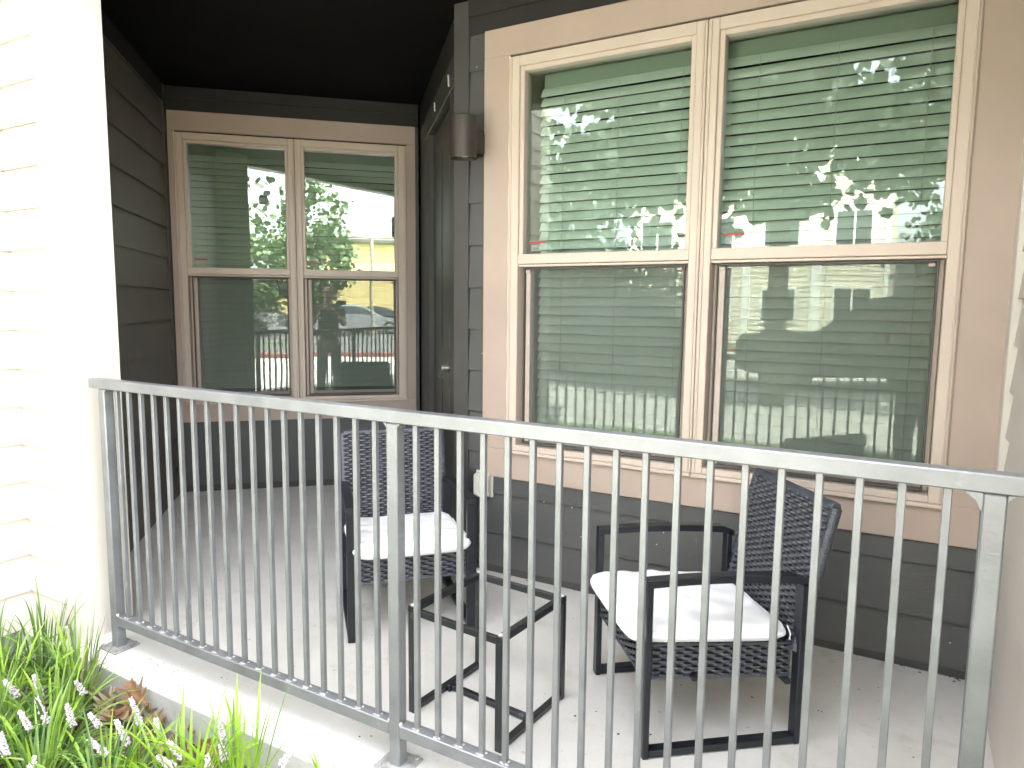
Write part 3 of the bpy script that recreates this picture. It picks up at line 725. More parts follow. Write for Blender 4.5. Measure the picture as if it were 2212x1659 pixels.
f.box((-h + q, -0.02, 0.0), (-h + q + 0.012, 0.02, 0.026), 0, 0.002); f.box((h - q - 0.012, -0.02, 0.0), (h - q, 0.02, 0.026), 0, 0.002)
f.build('stretcher', M['tablemetal'], tb)
# ---PART2---

# ------------------------------------------------------------------ lily turf in the bed
SPIKES = [([-2.503, 1.093, 0.05], [-2.542, 1.071, 0.106]), ([-2.437, 1.132, 0.05], [-2.475, 1.13, 0.117]), ([-2.252, 1.058, 0.05], [-2.3, 1.053, 0.128]), ([-2.27, 1.017, 0.05], [-2.307, 1.007, 0.106]), ([-2.18, 1.095, 0.05], [-2.215, 1.098, 0.111]), ([-2.328, 1.211, 0.05], [-2.358, 1.201, 0.095]), ([-2.104, 1.134, 0.05], [-2.135, 1.121, 0.09]), ([-2.005, 1.204, 0.05], [-2.053, 1.205, 0.123]), ([-1.941, 1.125, 0.05], [-1.99, 1.119, 0.118]), ([-1.926, 1.209, 0.05], [-1.946, 1.216, 0.085]), ([-1.948, 1.066, 0.05], [-1.995, 1.041, 0.099]), ([-2.199, 0.918, 0.05], [-2.231, 0.921, 0.107]), ([-2.067, 0.919, 0.05], [-2.076, 0.938, 0.078]), ([-2.739, 1.395, 0.05], [-2.77, 1.388, 0.107]), ([-1.734, 1.131, 0.05], [-1.774, 1.107, 0.084]), ([-1.79, 1.176, 0.05], [-1.815, 1.169, 0.077]), ([-1.713, 1.278, 0.05], [-1.75, 1.294, 0.113]), ([-1.636, 1.222, 0.05], [-1.662, 1.229, 0.09]), ([-1.643, 1.179, 0.05], [-1.664, 1.185, 0.081]), ([-1.479, 1.287, 0.05], [-1.472, 1.325, 0.08]), ([-1.749, 1.169, 0.05], [-1.793, 1.153, 0.095]), ([-1.735, 1.125, 0.05], [-1.772, 1.108, 0.084])]
free = list(SPIKES)
def blade(b, base, az, L, el0, bend, wd, mi, rnd):
    p = Vector(base); d = Vector((math.cos(az) * math.cos(el0), math.sin(az) * math.cos(el0), math.sin(el0)))
    side = Vector((-math.sin(az), math.cos(az), 0)); n = 11; rows = []
    tw = rnd.uniform(-0.5, 0.5)
    for i in range(n + 1):
        t = i / n
        w = wd * (0.55 + 0.45 * min(1, t * 4)) * (1 if t < 0.6 else max(0.03, 1 - ((t - 0.6) / 0.4) ** 1.7))
        sd_ = (side * math.cos(tw * t) + Vector((0, 0, 1)) * math.sin(tw * t)).normalized()
        up = d.cross(sd_).normalized()
        rows.append([p - sd_ * w / 2 + up * w * 0.16, p - up * w * 0.10, p + sd_ * w / 2 + up * w * 0.16])
        d = (d + Vector((0, 0, -bend / n)) * (0.4 + 1.3 * t)).normalized()
        p = p + d * (L / n)
        if p.z < base[2] - 0.01 + 0.02: p.z = max(p.z, base[2] + 0.004)
    b.grid(rows, mi)
def lily(x, y, n, Lm, label, mix, seed, elmin=50, rad=0.045, front=True):
    rnd = random.Random(seed)
    r = thing('lily_turf', label, 'plant', (x, y, -0.125), 0, 'lily turf clumps in the garden bed')
    b = MB()
    for i in range(n):
        az = rnd.uniform(0, 2 * math.pi); rr = rad * math.sqrt(rnd.random())
        a2 = az + rnd.uniform(-1.0, 1.0)
        L = Lm * rnd.uniform(0.65, 1.2); el = R(rnd.uniform(elmin, 87))
        mi = rnd.choices((0, 1, 2, 3), mix)[0]
        if mi == 3: el = R(rnd.uniform(5, 35)); L *= 0.8
        tip = y + math.sin(a2) * L * 0.75
        if tip > 1.43 and abs(math.sin(a2)) > 0.3 and y + math.sin(a2) * 0.2 > 1.40: el = R(rnd.uniform(74, 87)); bend = rnd.uniform(0.3, 0.9)
        else: bend = rnd.uniform(0.8, 2.3)
        blade(b, (rr * math.cos(az), rr * math.sin(az), 0), a2, L, el, bend, rnd.uniform(0.0062, 0.0112), mi, rnd)
    b.build('foliage', [M['blade'], M['blade2'], M['blade3'], M['straw']], r, recalc=False)
    return r
LILIES = [
    (-2.93, 1.20, 80, 0.30, 'lily turf clump at the left edge against the outer siding wall', (5, 1, 5, 1), 54),
    (-2.86, 1.34, 34, 0.36, 'tall sparse lily turf clump in the corner where the cream walls meet', (6, 1, 4, 1), 66),
    (-2.60, 1.08, 110, 0.34, 'dense lily turf clump at the left edge of the bed with drooping blades', (6, 2, 3, 1), 40),
    (-2.56, 1.30, 60, 0.36, 'upright lily turf clump in front of the pier foot', (6, 1.5, 3, 1), 62),
    (-2.36, 1.12, 105, 0.31, 'wide lily turf clump with several pale flower spikes left of the dry leaves', (6, 2, 3, 1.2), 38),
    (-2.42, 0.94, 90, 0.32, 'lily turf clump cut by the lower left corner of the photo', (6, 2.5, 3, 1), 38),
    (-2.16, 0.98, 95, 0.31, 'dark lily turf clump on the lower edge below the flower spikes', (6, 2, 4, 1), 38),
    (-2.02, 1.15, 55, 0.23, 'low lily turf clump directly below the dry oak leaves', (6, 1.5, 3.5, 1.5), 42),
    (-1.90, 1.02, 85, 0.30, 'lily turf clump on the lower edge right of the dark clump', (6, 2, 3, 1), 42),
    (-1.73, 1.16, 62, 0.32, 'bright yellow green lily turf clump beside the slab edge', (2, 8, 0.5, 0.3), 58),
    (-1.60, 1.25, 40, 0.36, 'small upright bright lily turf tuft leaning over the slab lip', (3, 6, 0.5, 0.3), 62),
    (-1.33, 1.33, 9, 0.20, 'few bright lily turf blades rising at the middle post foot', (1, 8, 0, 0), 70),
]
roots = []
for i, (x, y, n, L, lab, mix, el) in enumerate(LILIES): roots.append(lily(x, y, n, L, lab, mix, 20 + i, el, 0.02 if n < 12 else 0.05))
for k, (lo, hi) in enumerate(SPIKES):
    rnd = random.Random(90 + k); lo, hi = Vector(lo), Vector(hi)
    r = min(roots[:11], key=lambda o: (Vector((o.location.x, o.location.y)) - Vector((lo.x, lo.y))).length)
    o = Vector(r.location); d = (hi - lo).normalized()
    base = Vector((o.x * 0.6 + lo.x * 0.4, o.y * 0.6 + lo.y * 0.4, -0.12))
    b = MB(); b.tube([base - o, (base.lerp(lo, 0.6) + Vector((0, 0, -0.01))) - o, lo - o, lo.lerp(hi, 0.5) - o, hi - o], [0.0022, 0.002, 0.0019, 0.0016, 0.001], 6, 1)
    L = (hi - lo).length; nb = int(L / 0.0034) * 4
    for i in range(nb):
        t = i / nb; az = i * 2.39996; rr = (0.0068 if i % 3 else 0.0090) * (1 - 0.45 * t ** 2) * rnd.uniform(0.75, 1.2)
        a = d.cross(Vector((0, 0, 1)) if abs(d.z) < .95 else Vector((1, 0, 0))).normalized(); c = d.cross(a)
        q = lo.lerp(hi, t) + (a * math.cos(az) + c * math.sin(az)) * rr + d * rnd.uniform(-.002, .002) - o
        s = rnd.uniform(0.0030, 0.0046) * (1 - 0.3 * t)
        rows = []
        for e in (-1, -0.45, 0.45, 1):
            rad = s * math.sqrt(max(0, 1 - e * e)) + 0.0001
            rows.append([(q.x + rad * math.cos(j * math.pi / 3), q.y + rad * math.sin(j * math.pi / 3), q.z + s * e) for j in range(7)])
        b.grid(rows, 0)
    b.build('flower_spike', [M['flower'], M['stem']], r, recalc=False)

# ------------------------------------------------------------------ dry leaves and litter
def oak_leaf(seed, size):
    rnd = random.Random(seed); b = MB(); n = 36
    curl = rnd.uniform(2.0, 5.0); twist = rnd.uniform(-5, 5); ph = rnd.uniform(0, 1); sk = rnd.uniform(-0.15, 0.15)
    rows = []
    for i in range(n + 1):
        t = i / n; row = []
        env = math.sin(math.pi * min(1, t * 0.93 + 0.05)) ** 0.75
        for e in (-1, -0.75, -0.5, -0.25, 0, 0.25, 0.5, 0.75, 1):
            side = 0.5 * (1 if e > 0 else 0) * (0.25 + 0.2 * sk)
            q = (t * 3.4 + ph + side) % 1.0
            lob = 0.34 + 0.66 * (1 - abs(q - 0.62) / 0.62 if q < 0.62 else max(0, 1 - (q - 0.62) / 0.38)) ** 0.9
            w = size * 0.40 * env * lob + size * 0.006
            y = w * e + sk * size * t * t; xx = t * size + abs(e) * w * 0.45
            z = curl * y * y * 2.6 / size + curl * 0.4 * (xx - size / 2) ** 2 / size + twist * y * (t - 0.5) * 0.35 + 0.004 * math.sin(t * 20 + e * 4 + seed) * abs(e)
            row.append((xx, y, z * 0.7))
        rows.append(row)
    b.grid(rows, 0); z0 = rows[0][4][2]
    b.tube([(-size * 0.3, 0, z0 + 0.004), (0, 0, z0), (size * 0.5, rows[18][4][1], rows[18][4][2] + 0.0005)], 0.0009, 5, 0)
    return b
GL = 'dry leaves along the slab edge'
LEAVES = [(-2.37, 1.36, 0.085, 0.5, 0.06, 0.6, 'brown'), (-2.32, 1.36, 0.09, 2.4, 0.07, -0.7, 'brown'), (-2.28, 1.365, 0.08, 1.3, 0.07, 0.8, 'brown'), (-2.30, 1.33, 0.075, 4.1, 0.06, 0.5, 'brown'), (-2.36, 1.34, 0.07, 5.2, 0.06, 0.4, 'pale'), (-2.43, 1.37, 0.075, 3.3, 0.06, 0.5, 'pale'),
          (-2.22, 1.34, 0.07, 0.7, 0.05, 0.4, 'brown'), (-2.15, 1.36, 0.08, 2.9, 0.05, 0.6, 'pale'), (-2.08, 1.32, 0.08, 5.7, 0.04, 0.3, 'pale'), (-2.03, 1.37, 0.07, 1.9, 0.04, 0.5, 'brown'), (-1.95, 1.36, 0.085, 0.3, 0.05, 0.6, 'brown'), (-1.92, 1.32, 0.075, 3.6, 0.04, 0.3, 'pale'), (-2.30, 1.30, 0.065, 0.9, 0.04, 0.3, 'pale'), (-2.39, 1.28, 0.07, 2.0, 0.04, 0.3, 'brown'), (-2.12, 1.28, 0.07, 2.4, 0.04, 0.4, 'brown'), (-2.34, 1.375, 0.08, 5.6, 0.09, 0.7, 'brown'), (-2.25, 1.37, 0.085, 3.4, 0.08, -0.6, 'brown'), (-2.40, 1.37, 0.07, 4.4, 0.06, 0.5, 'pale')]
for i, (x, y, sz, az, zz, tl, kind) in enumerate(LEAVES):
    o = oak_leaf(200 + i, sz).build('dry_leaf', M['dryleaf'] if kind == 'brown' else M['dryleaf2'], recalc=False)
    o.location = (x, y, -0.115 + zz * 0.75); o.rotation_euler = (tl * 0.7, tl, az)
    tag(o, ('curled brown oak leaf lying in the pile against the slab edge' if i < 4 else 'brown dry leaf lying in the mulch beside the slab edge') if kind == 'brown' else 'pale tan dry leaf lying in the mulch near the slab edge', 'leaf', GL)
FL = [[-4.16, 2.91], [-4.05, 3.09], [-3.81, 2.37], [-2.55, 1.72], [-2.87, 2.16], [-2.7, 2.19], [-2.1, 1.57], [-0.16, 2.69], [-0.02, 2.73], [-0.08, 2.68], [0.11, 2.93], [0.22, 2.92], [-0.18, 2.46], [0.09, 2.34], [-0.84, 2.07], [-0.89, 2.01], [-0.73, 1.99], [-0.4, 2.43], [-0.19, 2.46], [-0.64, 2.38], [-0.64, 2.04], [-1.01, 1.99], [-1.03, 1.92], [-1.4, 1.58], [-1.43, 1.56]]
rnd = random.Random(11); b = MB()
def flake(b, x, y, s, z=0.0):
    n = rnd.randint(4, 7); a0 = rnd.uniform(0, 6); k = rnd.uniform(0.35, 1)
    vs = []
    for i in range(n):
        a = 2 * math.pi * i / n; rr = s * rnd.uniform(0.6, 1.1)
        u, v = rr * math.cos(a), rr * math.sin(a) * k
        vs.append((x + u * math.cos(a0) - v * math.sin(a0), y + u * math.sin(a0) + v * math.cos(a0), z + 0.0015 + rnd.uniform(0, s * 0.25)))
    b.add(vs, [tuple(range(n))])
for x, y in FL: flake(b, x, y, rnd.uniform(0.004, 0.009))
for _ in range(70): flake(b, rnd.uniform(-3.6, 0.25), rnd.uniform(1.56, 2.9), rnd.uniform(0.0015, 0.004))
for _ in range(150):
    x = rnd.gauss(-2.35, 0.16); flake(b, min(x, -1.9), rnd.uniform(1.415, 1.53), rnd.uniform(0.001, 0.004))
for _ in range(90): flake(b, rnd.uniform(-2.1, -1.0), rnd.uniform(1.412, 1.49), rnd.uniform(0.001, 0.0025))
for _ in range(40): flake(b, rnd.uniform(0.0, 0.28) if rnd.random() < .3 else rnd.uniform(-1.8, 0.28), 2.955 - abs(rnd.gauss(0, 0.012)), rnd.uniform(0.002, 0.007))
for _ in range(40):
    d = rnd.uniform(3.5, 5.3); p = Lv * d + Wv * (dL + 0.02 + abs(rnd.gauss(0, .012))); flake(b, p.x, p.y, rnd.uniform(0.002, 0.007))
for _ in range(30):
    p = Lv * (dB - 0.03 - abs(rnd.gauss(0, .012))) + Wv * (dL + rnd.uniform(0, 1.7)); flake(b, p.x, p.y, rnd.uniform(0.002, 0.007))
o = b.build('leaf_litter', M['litter'], recalc=False); o['kind'] = 'stuff'; tag(o, 'small dark bits of leaf litter scattered over the concrete floor', 'litter')
b = MB()
for _ in range(900):
    flake(b, rnd.uniform(-3.1, -1.1), rnd.uniform(0.75, 1.41), rnd.uniform(0.004, 0.016), -0.122 + rnd.uniform(0, 0.012))
o = b.build('mulch_chips', [M['soil']], recalc=False); o['kind'] = 'stuff'; tag(o, 'brown mulch chips covering the garden bed beneath the plants', 'mulch')
# flecks of pale paint on the dark siding
for X, Z, s in ((-1.50, 0.41, 0.004), (-0.90, 0.36, 0.004), (-0.93, 0.30, 0.004), (-1.30, 0.27, 0.0035), (-1.0, 0.135, 0.005), (0.20, 0.13, 0.004), (-1.86, 1.12, 0.003), (-1.90, 2.5, 0.004), (-1.35, 0.405, 0.005)):
    b = MB(); q = F_front @ Vector((X, 0.0145, Z)); b.tube([q, q + Vector((0, -0.0015, 0))], s * 0.7, 7); b.build('paint_fleck', M['caulk'], B)

# ------------------------------------------------------------------ what the window panes mirror: the street behind the viewer
def tree(x, y, name, label, hc, rc, zc, trunk_r, nleaf, ls, m, seed, cat='tree', forks=5, z0=-0.16, cuts=()):
    rnd = random.Random(seed); r = thing(name, label, cat, (x, y, z0))
    b = MB(); zf = zc - rc[2] * 0.95 - z0; zf = max(0.5, zf)
    b.tube([(0, 0, 0), (0.02, 0.01, zf * 0.5), (0, 0, zf)], [trunk_r * 1.25, trunk_r, trunk_r * 0.9], 12)
    tips = []
    for k in range(forks):
        a = 2 * math.pi * k / forks + rnd.uniform(-.3, .3); rr = rnd.uniform(0.35, 0.75)
        e = Vector((rc[0] * rr * math.cos(a), rc[1] * rr * math.sin(a), zc - z0 + rc[2] * rnd.uniform(-0.2, 0.6)))
        mid = Vector((e.x * 0.35, e.y * 0.35, zf + (e.z - zf) * 0.55))
        b.tube([(0, 0, zf * 0.96), mid, e], [trunk_r * 0.6, trunk_r * 0.4, trunk_r * 0.12], 8); tips += [mid, e]
    b.build('trunk', M['bark'], r)
    c = MB(); cl = []
    for k in range(26):
        while True:
            v = Vector([rnd.uniform(-1, 1) for _ in range(3)])
            if 0.25 < v.length < 1: break
        cl.append((Vector((v.x * rc[0], v.y * rc[1], v.z * rc[2] + zc - z0)), rnd.uniform(0.22, 0.42)))
    for i in range(nleaf):
        p0, s = rnd.choice(cl)
        v = Vector([rnd.gauss(0, 0.5) for _ in range(3)])
        p = p0 + Vector((v.x * rc[0] * s, v.y * rc[1] * s, v.z * rc[2] * s))
        a = Vector([rnd.uniform(-1, 1) for _ in range(3)]).normalized(); a.z -= 0.5; a.normalize()
        n = Vector([rnd.uniform(-1, 1) for _ in range(3)]); sd_ = a.cross(n).normalized()
        L = ls * rnd.uniform(0.7, 1.3); W = L * 0.42; up = sd_.cross(a) * L * 0.06
        c.add([p, p + a * L * .3 + sd_ * W, p + a * L * .7 + sd_ * W * .8 + up, p + a * L, p + a * L * .7 - sd_ * W * .8 + up, p + a * L * .3 - sd_ * W], [(0, 1, 2, 3), (0, 3, 4, 5)], 0)
    c.build('crown', m, r, recalc=False)
    return r
tree(-1.8, -5.2, 'broadleaf_tree', 'broad leaved tree mirrored dark in the large window', 4, (3.4, 1.9, 1.25), 4.15, 0.15, 7500, 0.19, M['crown'], 1)
tree(-8.2, -9.5, 'broadleaf_tree', 'low bushy dark tree left of the pale building in the large window mirror', 4, (3.4, 2.6, 3.0), 2.9, 0.15, 4500, 0.24, M['crown'], 8)
tree(16.2, -19.0, 'street_tree', 'loose light green tree by the car park mirrored in the back window', 6, (1.8, 1.8, 2.9), 4.4, 0.13, 3000, 0.24, M['crown2'], 2)
tree(12.5, -19.5, 'street_tree', 'second street tree left of the first in the back window mirror', 6, (2.6, 2.6, 2.2), 3.0, 0.13, 2600, 0.26, M['crown2'], 3)
tree(2.3, -22.0, 'street_tree', 'dark bushy tree right of the pale building mirrored in the large window', 6, (2.3, 2.3, 2.4), 3.0, 0.15, 2600, 0.24, M['crown'], 4)
def car(x, y, ang, paint, label, kind='suv', s=1.0):
    r = thing('parked_car', label, 'car', (x, y, -0.14), ang, 'cars parked across the street')
    L, W = 4.6 * s, 1.82
    b = MB()
    if kind == 'suv':
        low = [(-2.3, 0.35), (-2.3, 0.85), (-2.2, 1.02), (-0.9, 1.08), (2.2, 1.10), (2.3, 0.9), (2.3, 0.38), (1.9, 0.28), (-1.9, 0.28)]
        cab = [(-0.95, 1.07), (-0.15, 1.68), (0.3, 1.76), (1.7, 1.72), (2.18, 1.09)]
    else:
        low = [(-2.3, 0.33), (-2.3, 0.66), (-2.1, 0.80), (-0.9, 0.92), (1.6, 0.96), (2.25, 0.92), (2.3, 0.6), (2.25, 0.35), (1.9, 0.25), (-1.9, 0.25)]
        cab = [(-1.05, 0.91), (-0.2, 1.36), (0.3, 1.43), (0.9, 1.38), (1.75, 0.95)]
    def loft(b, poly, w0, w1, mi, inset=0.0):
        zs = [p[1] for p in poly]; za, zb = min(zs), max(zs)
        f = lambda z: w0 + (w1 - w0) * ((z - za) / (zb - za))
        l = [(p[0] * s, -f(p[1]) / 2, p[1]) for p in poly]; q = [(p[0] * s, f(p[1]) / 2, p[1]) for p in poly]; n = len(poly)
        mid = [(p[0] * s + (0.05 if p[0] < 0 else -0.05), -f(p[1]) / 2 - 0.03, p[1]) for p in poly]
        b.add(l + q, [tuple(range(n)), tuple(range(n, 2 * n))] + [(i, (i + 1) % n, n + (i + 1) % n, n + i) for i in range(n)], mi)
    loft(b, low, W, W * 0.97, 0); loft(b, cab, W * 0.93, W * 0.72, 0)
    b.build('body', paint, r)
    g = MB(); za, zb = min(p[1] for p in cab), max(p[1] for p in cab)
    for sg in (-1, 1):
        poly = [(p[0] * 0.9 + 0.05, za + 0.03 + (p[1] - za) * 0.82) for p in cab]
        f = lambda z: (W * 0.93 + (W * 0.72 - W * 0.93) * ((z - za) / (zb - za))) / 2 + 0.006
        vs = [(p[0] * s, sg * f(p[1]), p[1]) for p in poly]; vs += [(v[0], v[1] - sg * 0.02, v[2]) for v in vs]; n = len(poly)
        g.add(vs, [tuple(range(n)), tuple(range(n, 2 * n))] + [(i, (i + 1) % n, n + (i + 1) % n, n + i) for i in range(n)])
    for p, q in ((cab[0], cab[1]), (cab[-1], cab[-2])):
        w0, w1 = W * 0.84 / 2, W * 0.68 / 2; dx = -0.012 if p[0] < 0 else 0.012
        a, c = Vector((p[0] * s + dx, 0, p[1] + 0.03)), Vector((q[0] * s + dx, 0, q[1] + 0.0))
        vs = [(a.x, -w0, a.z), (a.x, w0, a.z), (c.x, w1, c.z), (c.x, -w1, c.z)]; vs += [(v[0] - dx, v[1], v[2] - 0.01) for v in vs]
        g.add(vs, [(0, 1, 2, 3), (4, 5, 6, 7), (0, 1, 5, 4), (1, 2, 6, 5), (2, 3, 7, 6), (3, 0, 4, 7)])
    g.build('car_window', M['carglass'], r)
    for wx in (-1.4, 1.4):
        for sg in (-1, 1):
            t = MB(); y0 = sg * (W / 2 - 0.2); y1 = sg * (W / 2 + 0.012)
            t.tube([(wx * s, y0, 0.33), (wx * s, y1, 0.33)], 0.33, 22); wh = t.build('wheel', M['tyre'], r)
            t = MB(); t.tube([(wx * s, y1 - sg * .01, 0.33), (wx * s, y1 + sg * 0.008, 0.33)], 0.21, 16); t.build('rim', M['rim'], wh)
    zl = 0.82 if kind == 'suv' else 0.66
    for sg in (-1, 1):
        t = MB(); t.box((-2.315 * s, sg * 0.55, zl - .08), (-2.27 * s, sg * 0.85, zl + .06), 0, 0.01); t.build('headlight', M['lampglass'], r)
        t = MB(); t.box((2.315 * s, sg * 0.6, zl - .08), (2.26 * s, sg * 0.85, zl + .08), 0, 0.01); t.build('tail_light', M['lamp_red'], r)
A0 = BE + math.pi / 2
car(13.0, -21.5, A0 + 0.1, M['carwhite'], 'white tall car in the car park mirrored in the left half of the back window')
car(17.6, -17.4, A0, M['carsilver'], 'silver low car in the car park mirrored in the right half of the back window', 'sedan')
car(16.0, -22.5, A0, M['carwhite'], 'white low car behind the silver one in the mirrored car park', 'sedan')
car(20.5, -18.5, A0, M['cardark'], 'dark low car at the far end of the mirrored car park', 'sedan')
car(-0.55, -8.4, 0.03, M['cardark'], 'dark tall car parked opposite the large window, hood to the left')
car(-6.1, -8.5, 0.02, M['cardark'], 'second dark tall car parked behind the tree across from the porch')
# buildings opposite
def far_building(name, label, x0, x1, y0, y1, h, wall, pil, nx, ny, roofh=1.2, rot=0.0, cen=None):
    cx, cy = (x0 + x1) / 2, (y0 + y1) / 2
    r = thing(name, label, 'building', (cx, cy, -0.16), rot)
    hx, hy = (x1 - x0) / 2, (y1 - y0) / 2
    b = MB(); b.box((-hx, -hy, 0), (hx, hy, h))
    k = 0
    while k * 0.2 < h - 0.2:
        z = k * 0.2; b.add([(-hx, hy + 0.03, z), (hx, hy + 0.03, z), (hx, hy + 0.005, z + 0.2), (-hx, hy + 0.005, z + 0.2)], [(0, 1, 2, 3)])
        b.add([(-hx, hy + 0.005, z), (hx, hy + 0.005, z), (hx, hy + 0.03, z), (-hx, hy + 0.03, z)], [(0, 1, 2, 3)]); k += 1
    b.build('wall', wall, r)
    b = MB(); b.box((-hx - 0.4, -hy - 0.4, h), (hx + 0.4, hy + 0.4, h + 0.25)); b.prism([(-hy - 0.4, h + 0.25), (hy + 0.4, h + 0.25), (0, h + 0.25 + roofh)], 0, -hx - 0.4, hx + 0.4); b.build('roof', M['roof'], r)
    step = 2 * hx / nx
    for i in range(nx + 1):
        b = MB(); xx = -hx + i * step; b.box((max(-hx, xx - 0.18), hy + 0.031, 0), (min(hx, xx + 0.18), hy + 0.10, h), 0, 0.005)
        if pil: b.build('pilaster', M['white'], r)
    for i in range(nx):
        for j in range(ny):
            xx = -hx + (i + 0.5) * step; zz = 0.9 + j * h / ny
            b = MB(); b.box((xx - 0.75, hy + 0.031, zz), (xx + 0.75, hy + 0.09, zz + 1.5), 0, 0.005); wn = b.build('window', M['white'], r)
            b = MB(); b.box((xx - 0.65, hy + 0.091, zz + 0.1), (xx - 0.04, hy + 0.096, zz + 1.4)); b.box((xx + 0.04, hy + 0.091, zz + 0.1), (xx + 0.65, hy + 0.096, zz + 1.4)); b.build('pane', M['carglass'], wn)
far_building('siding_building', 'long pale siding building with white pilasters mirrored in the large window', -11.5, -0.9, -34, -25, 9.0, M['stucco'], True, 4, 3)
far_building('rendered_building', 'yellow rendered building beyond the car park mirrored in the back window', 29, 53, -38, -28, 6.4, M['stucco2'], False, 8, 2, 0.6, BE - math.pi / 2 - math.pi + 0.0)
# lamp post
r = thing('lamp_post', 'tan lamp post with a double arm mirrored in the back window', 'street lamp', (16.5, -15.5, -0.16))
b = MB(); b.tube([(0, 0, 0), (0, 0, 4.6)], [0.09, 0.07], 12); b.tube([(0, 0, 0), (0, 0, 0.5)], 0.2, 14); b.build('pole', M['polemetal'], r)
for sg in (-1, 1):
    b = MB(); d = Wv * sg; b.tube([Vector((0, 0, 4.55)), Vector((d.x * 0.6, d.y * 0.6, 4.6))], 0.035, 8)
    T = Matrix.Translation((d.x * 0.85, d.y * 0.85, 4.6)) @ Matrix.Rotation(math.atan2(d.y, d.x), 4, 'Z'); b.box((-0.3, -0.14, -0.06), (0.3, 0.14, 0.06), 0, 0.02, T); b.build('lamp_head', M['polemetal'], r)

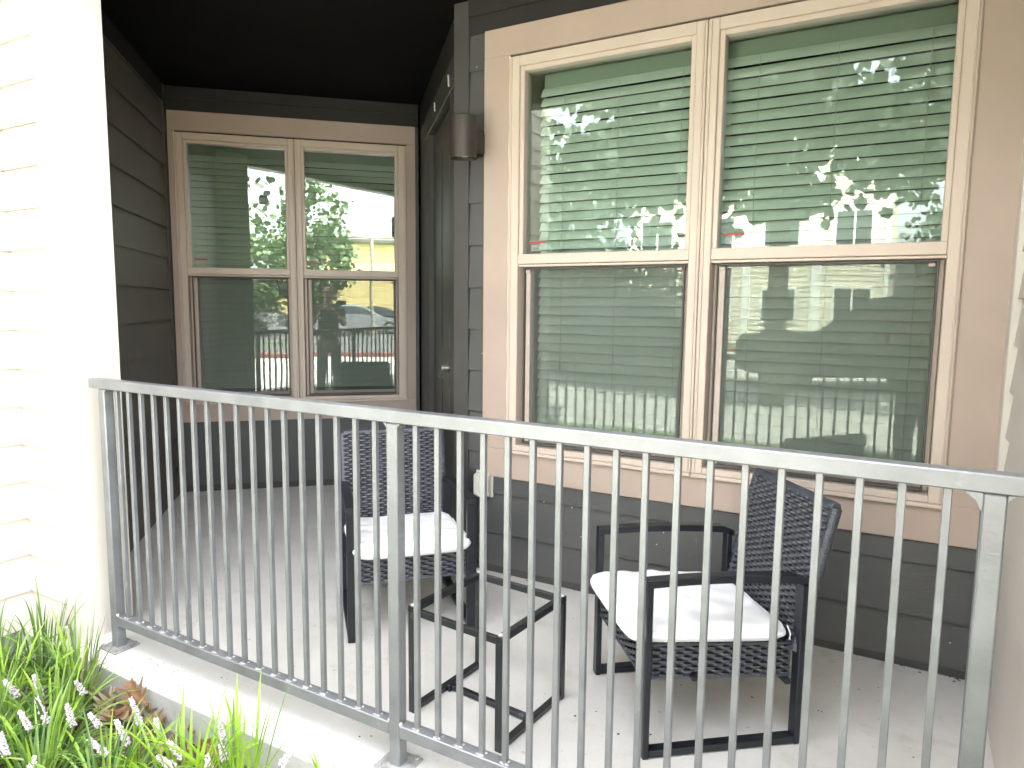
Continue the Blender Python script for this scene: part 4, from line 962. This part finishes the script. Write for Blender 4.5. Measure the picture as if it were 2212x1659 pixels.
# ------------------------------------------------------------------ the photographer (mirrored in the back window)
def skinned(name, J, E_, rad, m, parent=None, sub=1, root=0):
    me = bpy.data.meshes.new(name); me.from_pydata(J, E_, []); me.materials.append(m)
    o = bpy.data.objects.new(name, me); COL.objects.link(o)
    if parent: o.parent = parent
    sk = o.modifiers.new('skin', 'SKIN'); sk.use_smooth_shade = True
    if not me.skin_vertices: me.attributes
    bm = bmesh.new(); bm.from_mesh(me); lay = bm.verts.layers.skin.verify()
    for i, v in enumerate(bm.verts):
        v[lay].radius = rad[i] if isinstance(rad[i], tuple) else (rad[i], rad[i]); v[lay].use_root = (i == root)
    bm.to_mesh(me); bm.free()
    sb = o.modifiers.new('sub', 'SUBSURF'); sb.levels = sub; sb.render_levels = sub
    return o
def make_person():
    # local frame: +y towards the porch (towards Lv), x to the person's right
    r = thing('person', 'standing person in dark shirt raising a phone, mirrored in the back window', 'person', (0.10, -0.40, -0.16), BE - math.pi / 2)
    J, E_, rad = [], [], []
    def ad(p, rr, par=None):
        J.append(p); rad.append(rr)
        if par is not None: E_.append((par, len(J) - 1))
        return len(J) - 1
    pel = ad((0, 0, 0.95), (0.15, 0.11)); wa = ad((0, 0, 1.10), (0.14, 0.105), pel); chst = ad((0, 0.0, 1.32), (0.165, 0.115), wa); sh = ad((0, -0.01, 1.46), (0.10, 0.08), chst)
    nk = ad((0, 0.01, 1.54), 0.052, sh); hd0 = ad((0, 0.03, 1.61), (0.066, 0.075), nk); hd1 = ad((0, 0.03, 1.70), (0.078, 0.095), hd0); ad((0, 0.02, 1.775), (0.055, 0.065), hd1)
    for s in (-1, 1):
        hp = ad((s * 0.10, 0, 0.88), 0.088, pel); kn = ad((s * 0.12, 0.02, 0.50), 0.058, hp); cf_ = ad((s * 0.125, -0.02, 0.34), 0.055, kn); an = ad((s * 0.13, -0.02, 0.09), 0.038, cf_); ad((s * 0.15, 0.15, 0.035), (0.042, 0.03), an)
        s0 = ad((s * 0.18, -0.01, 1.43), 0.058, sh); el = ad((s * 0.25, 0.10, 1.20), 0.042, s0)
        wt = (s * 0.09 - 0.02, 0.30, 1.40)
        wr_ = ad(wt, 0.028, el); pm = ad((wt[0] - s * 0.02, wt[1] + 0.05, wt[2] + 0.05), (0.034, 0.02), wr_)
        for f in range(4):
            bx = wt[0] - s * 0.025; z = wt[2] + 0.085 - f * 0.017; ln = (0.03, 0.034, 0.031, 0.025)[f]
            k1 = ad((bx, wt[1] + 0.075, z), 0.0095, pm); k2 = ad((bx - s * ln, wt[1] + 0.085, z + 0.006), 0.0085, k1); ad((bx - s * (ln + 0.02), wt[1] + 0.075, z + 0.006), 0.0075, k2)
        t1 = ad((wt[0] - s * 0.028, wt[1] + 0.03, wt[2] + 0.075), 0.011, pm); ad((wt[0] - s * 0.05, wt[1] + 0.042, wt[2] + 0.105), 0.0095, t1)
    body = skinned('body', J, E_, rad, M['skin'], r, 2)
    # shirt, trousers
    J2 = [(0, 0, 0.93), (0, 0, 1.10), (0, 0, 1.32), (0, -0.01, 1.455), (0.18, -0.01, 1.435), (0.22, 0.05, 1.31), (-0.18, -0.01, 1.435), (-0.22, 0.05, 1.31)]
    skinned('shirt', J2, [(0, 1), (1, 2), (2, 3), (3, 4), (4, 5), (3, 6), (6, 7)], [(0.175, 0.135), (0.165, 0.128), (0.185, 0.135), (0.115, 0.095), 0.072, 0.064, 0.072, 0.064], M['shirt'], r, 2)
    J3 = [(0, 0, 0.96), (0.10, 0, 0.86), (0.12, 0.02, 0.50), (0.13, -0.015, 0.12), (-0.10, 0, 0.86), (-0.12, 0.02, 0.50), (-0.13, -0.015, 0.12)]
    skinned('trousers', J3, [(0, 1), (1, 2), (2, 3), (0, 4), (4, 5), (5, 6)], [(0.168, 0.128), 0.102, 0.078, 0.066, 0.102, 0.078, 0.066], M['trousers'], r, 2)
    for s in (-1, 1):
        skinned('shoe', [(s * 0.13, -0.06, 0.045), (s * 0.14, 0.06, 0.05), (s * 0.155, 0.18, 0.035)], [(0, 1), (1, 2)], [(0.046, 0.044), (0.05, 0.046), (0.044, 0.032)], M['shoe'], r, 2)
    skinned('hair', [(0, -0.03, 1.66), (0, -0.005, 1.75), (0, 0.035, 1.795)], [(0, 1), (1, 2)], [(0.082, 0.07), (0.086, 0.09), (0.06, 0.055)], M['hair'], r, 2)
    fce = MB()
    for s in (-1, 1):
        blob(fce, (s * 0.031, 0.118, 1.695), 0.012, 0.008, 0.008, 1, None, random.Random(1)); fce.tube([(s * 0.085, 0.02, 1.67), (s * 0.092, 0.015, 1.70), (s * 0.086, 0.02, 1.72)], [0.008, 0.013, 0.008], 8, 0)
    fce.tube([(0, 0.12, 1.69), (0, 0.138, 1.66), (0, 0.122, 1.648)], [0.006, 0.012, 0.008], 8, 0); fce.tube([(-0.024, 0.112, 1.622), (0, 0.122, 1.62), (0.024, 0.112, 1.622)], 0.005, 6, 2)
    fce.build('face', [M['skin'], M['hair'], M['redkerb']], r)
    return r
make_person()
ph = MB(); ph.box((-0.075, -0.0125, -0.036), (0.075, -0.0045, 0.036), 0, 0.004)
phone = ph.build('phone', M['carglass']); phone.location = Vector((0, 0, 1.36)) - cf * 0.02; phone.rotation_euler = (0, 0, math.atan2(cf.y, cf.x) - math.pi / 2)
tag(phone, 'dark phone held up by the person mirrored in the back window', 'phone')
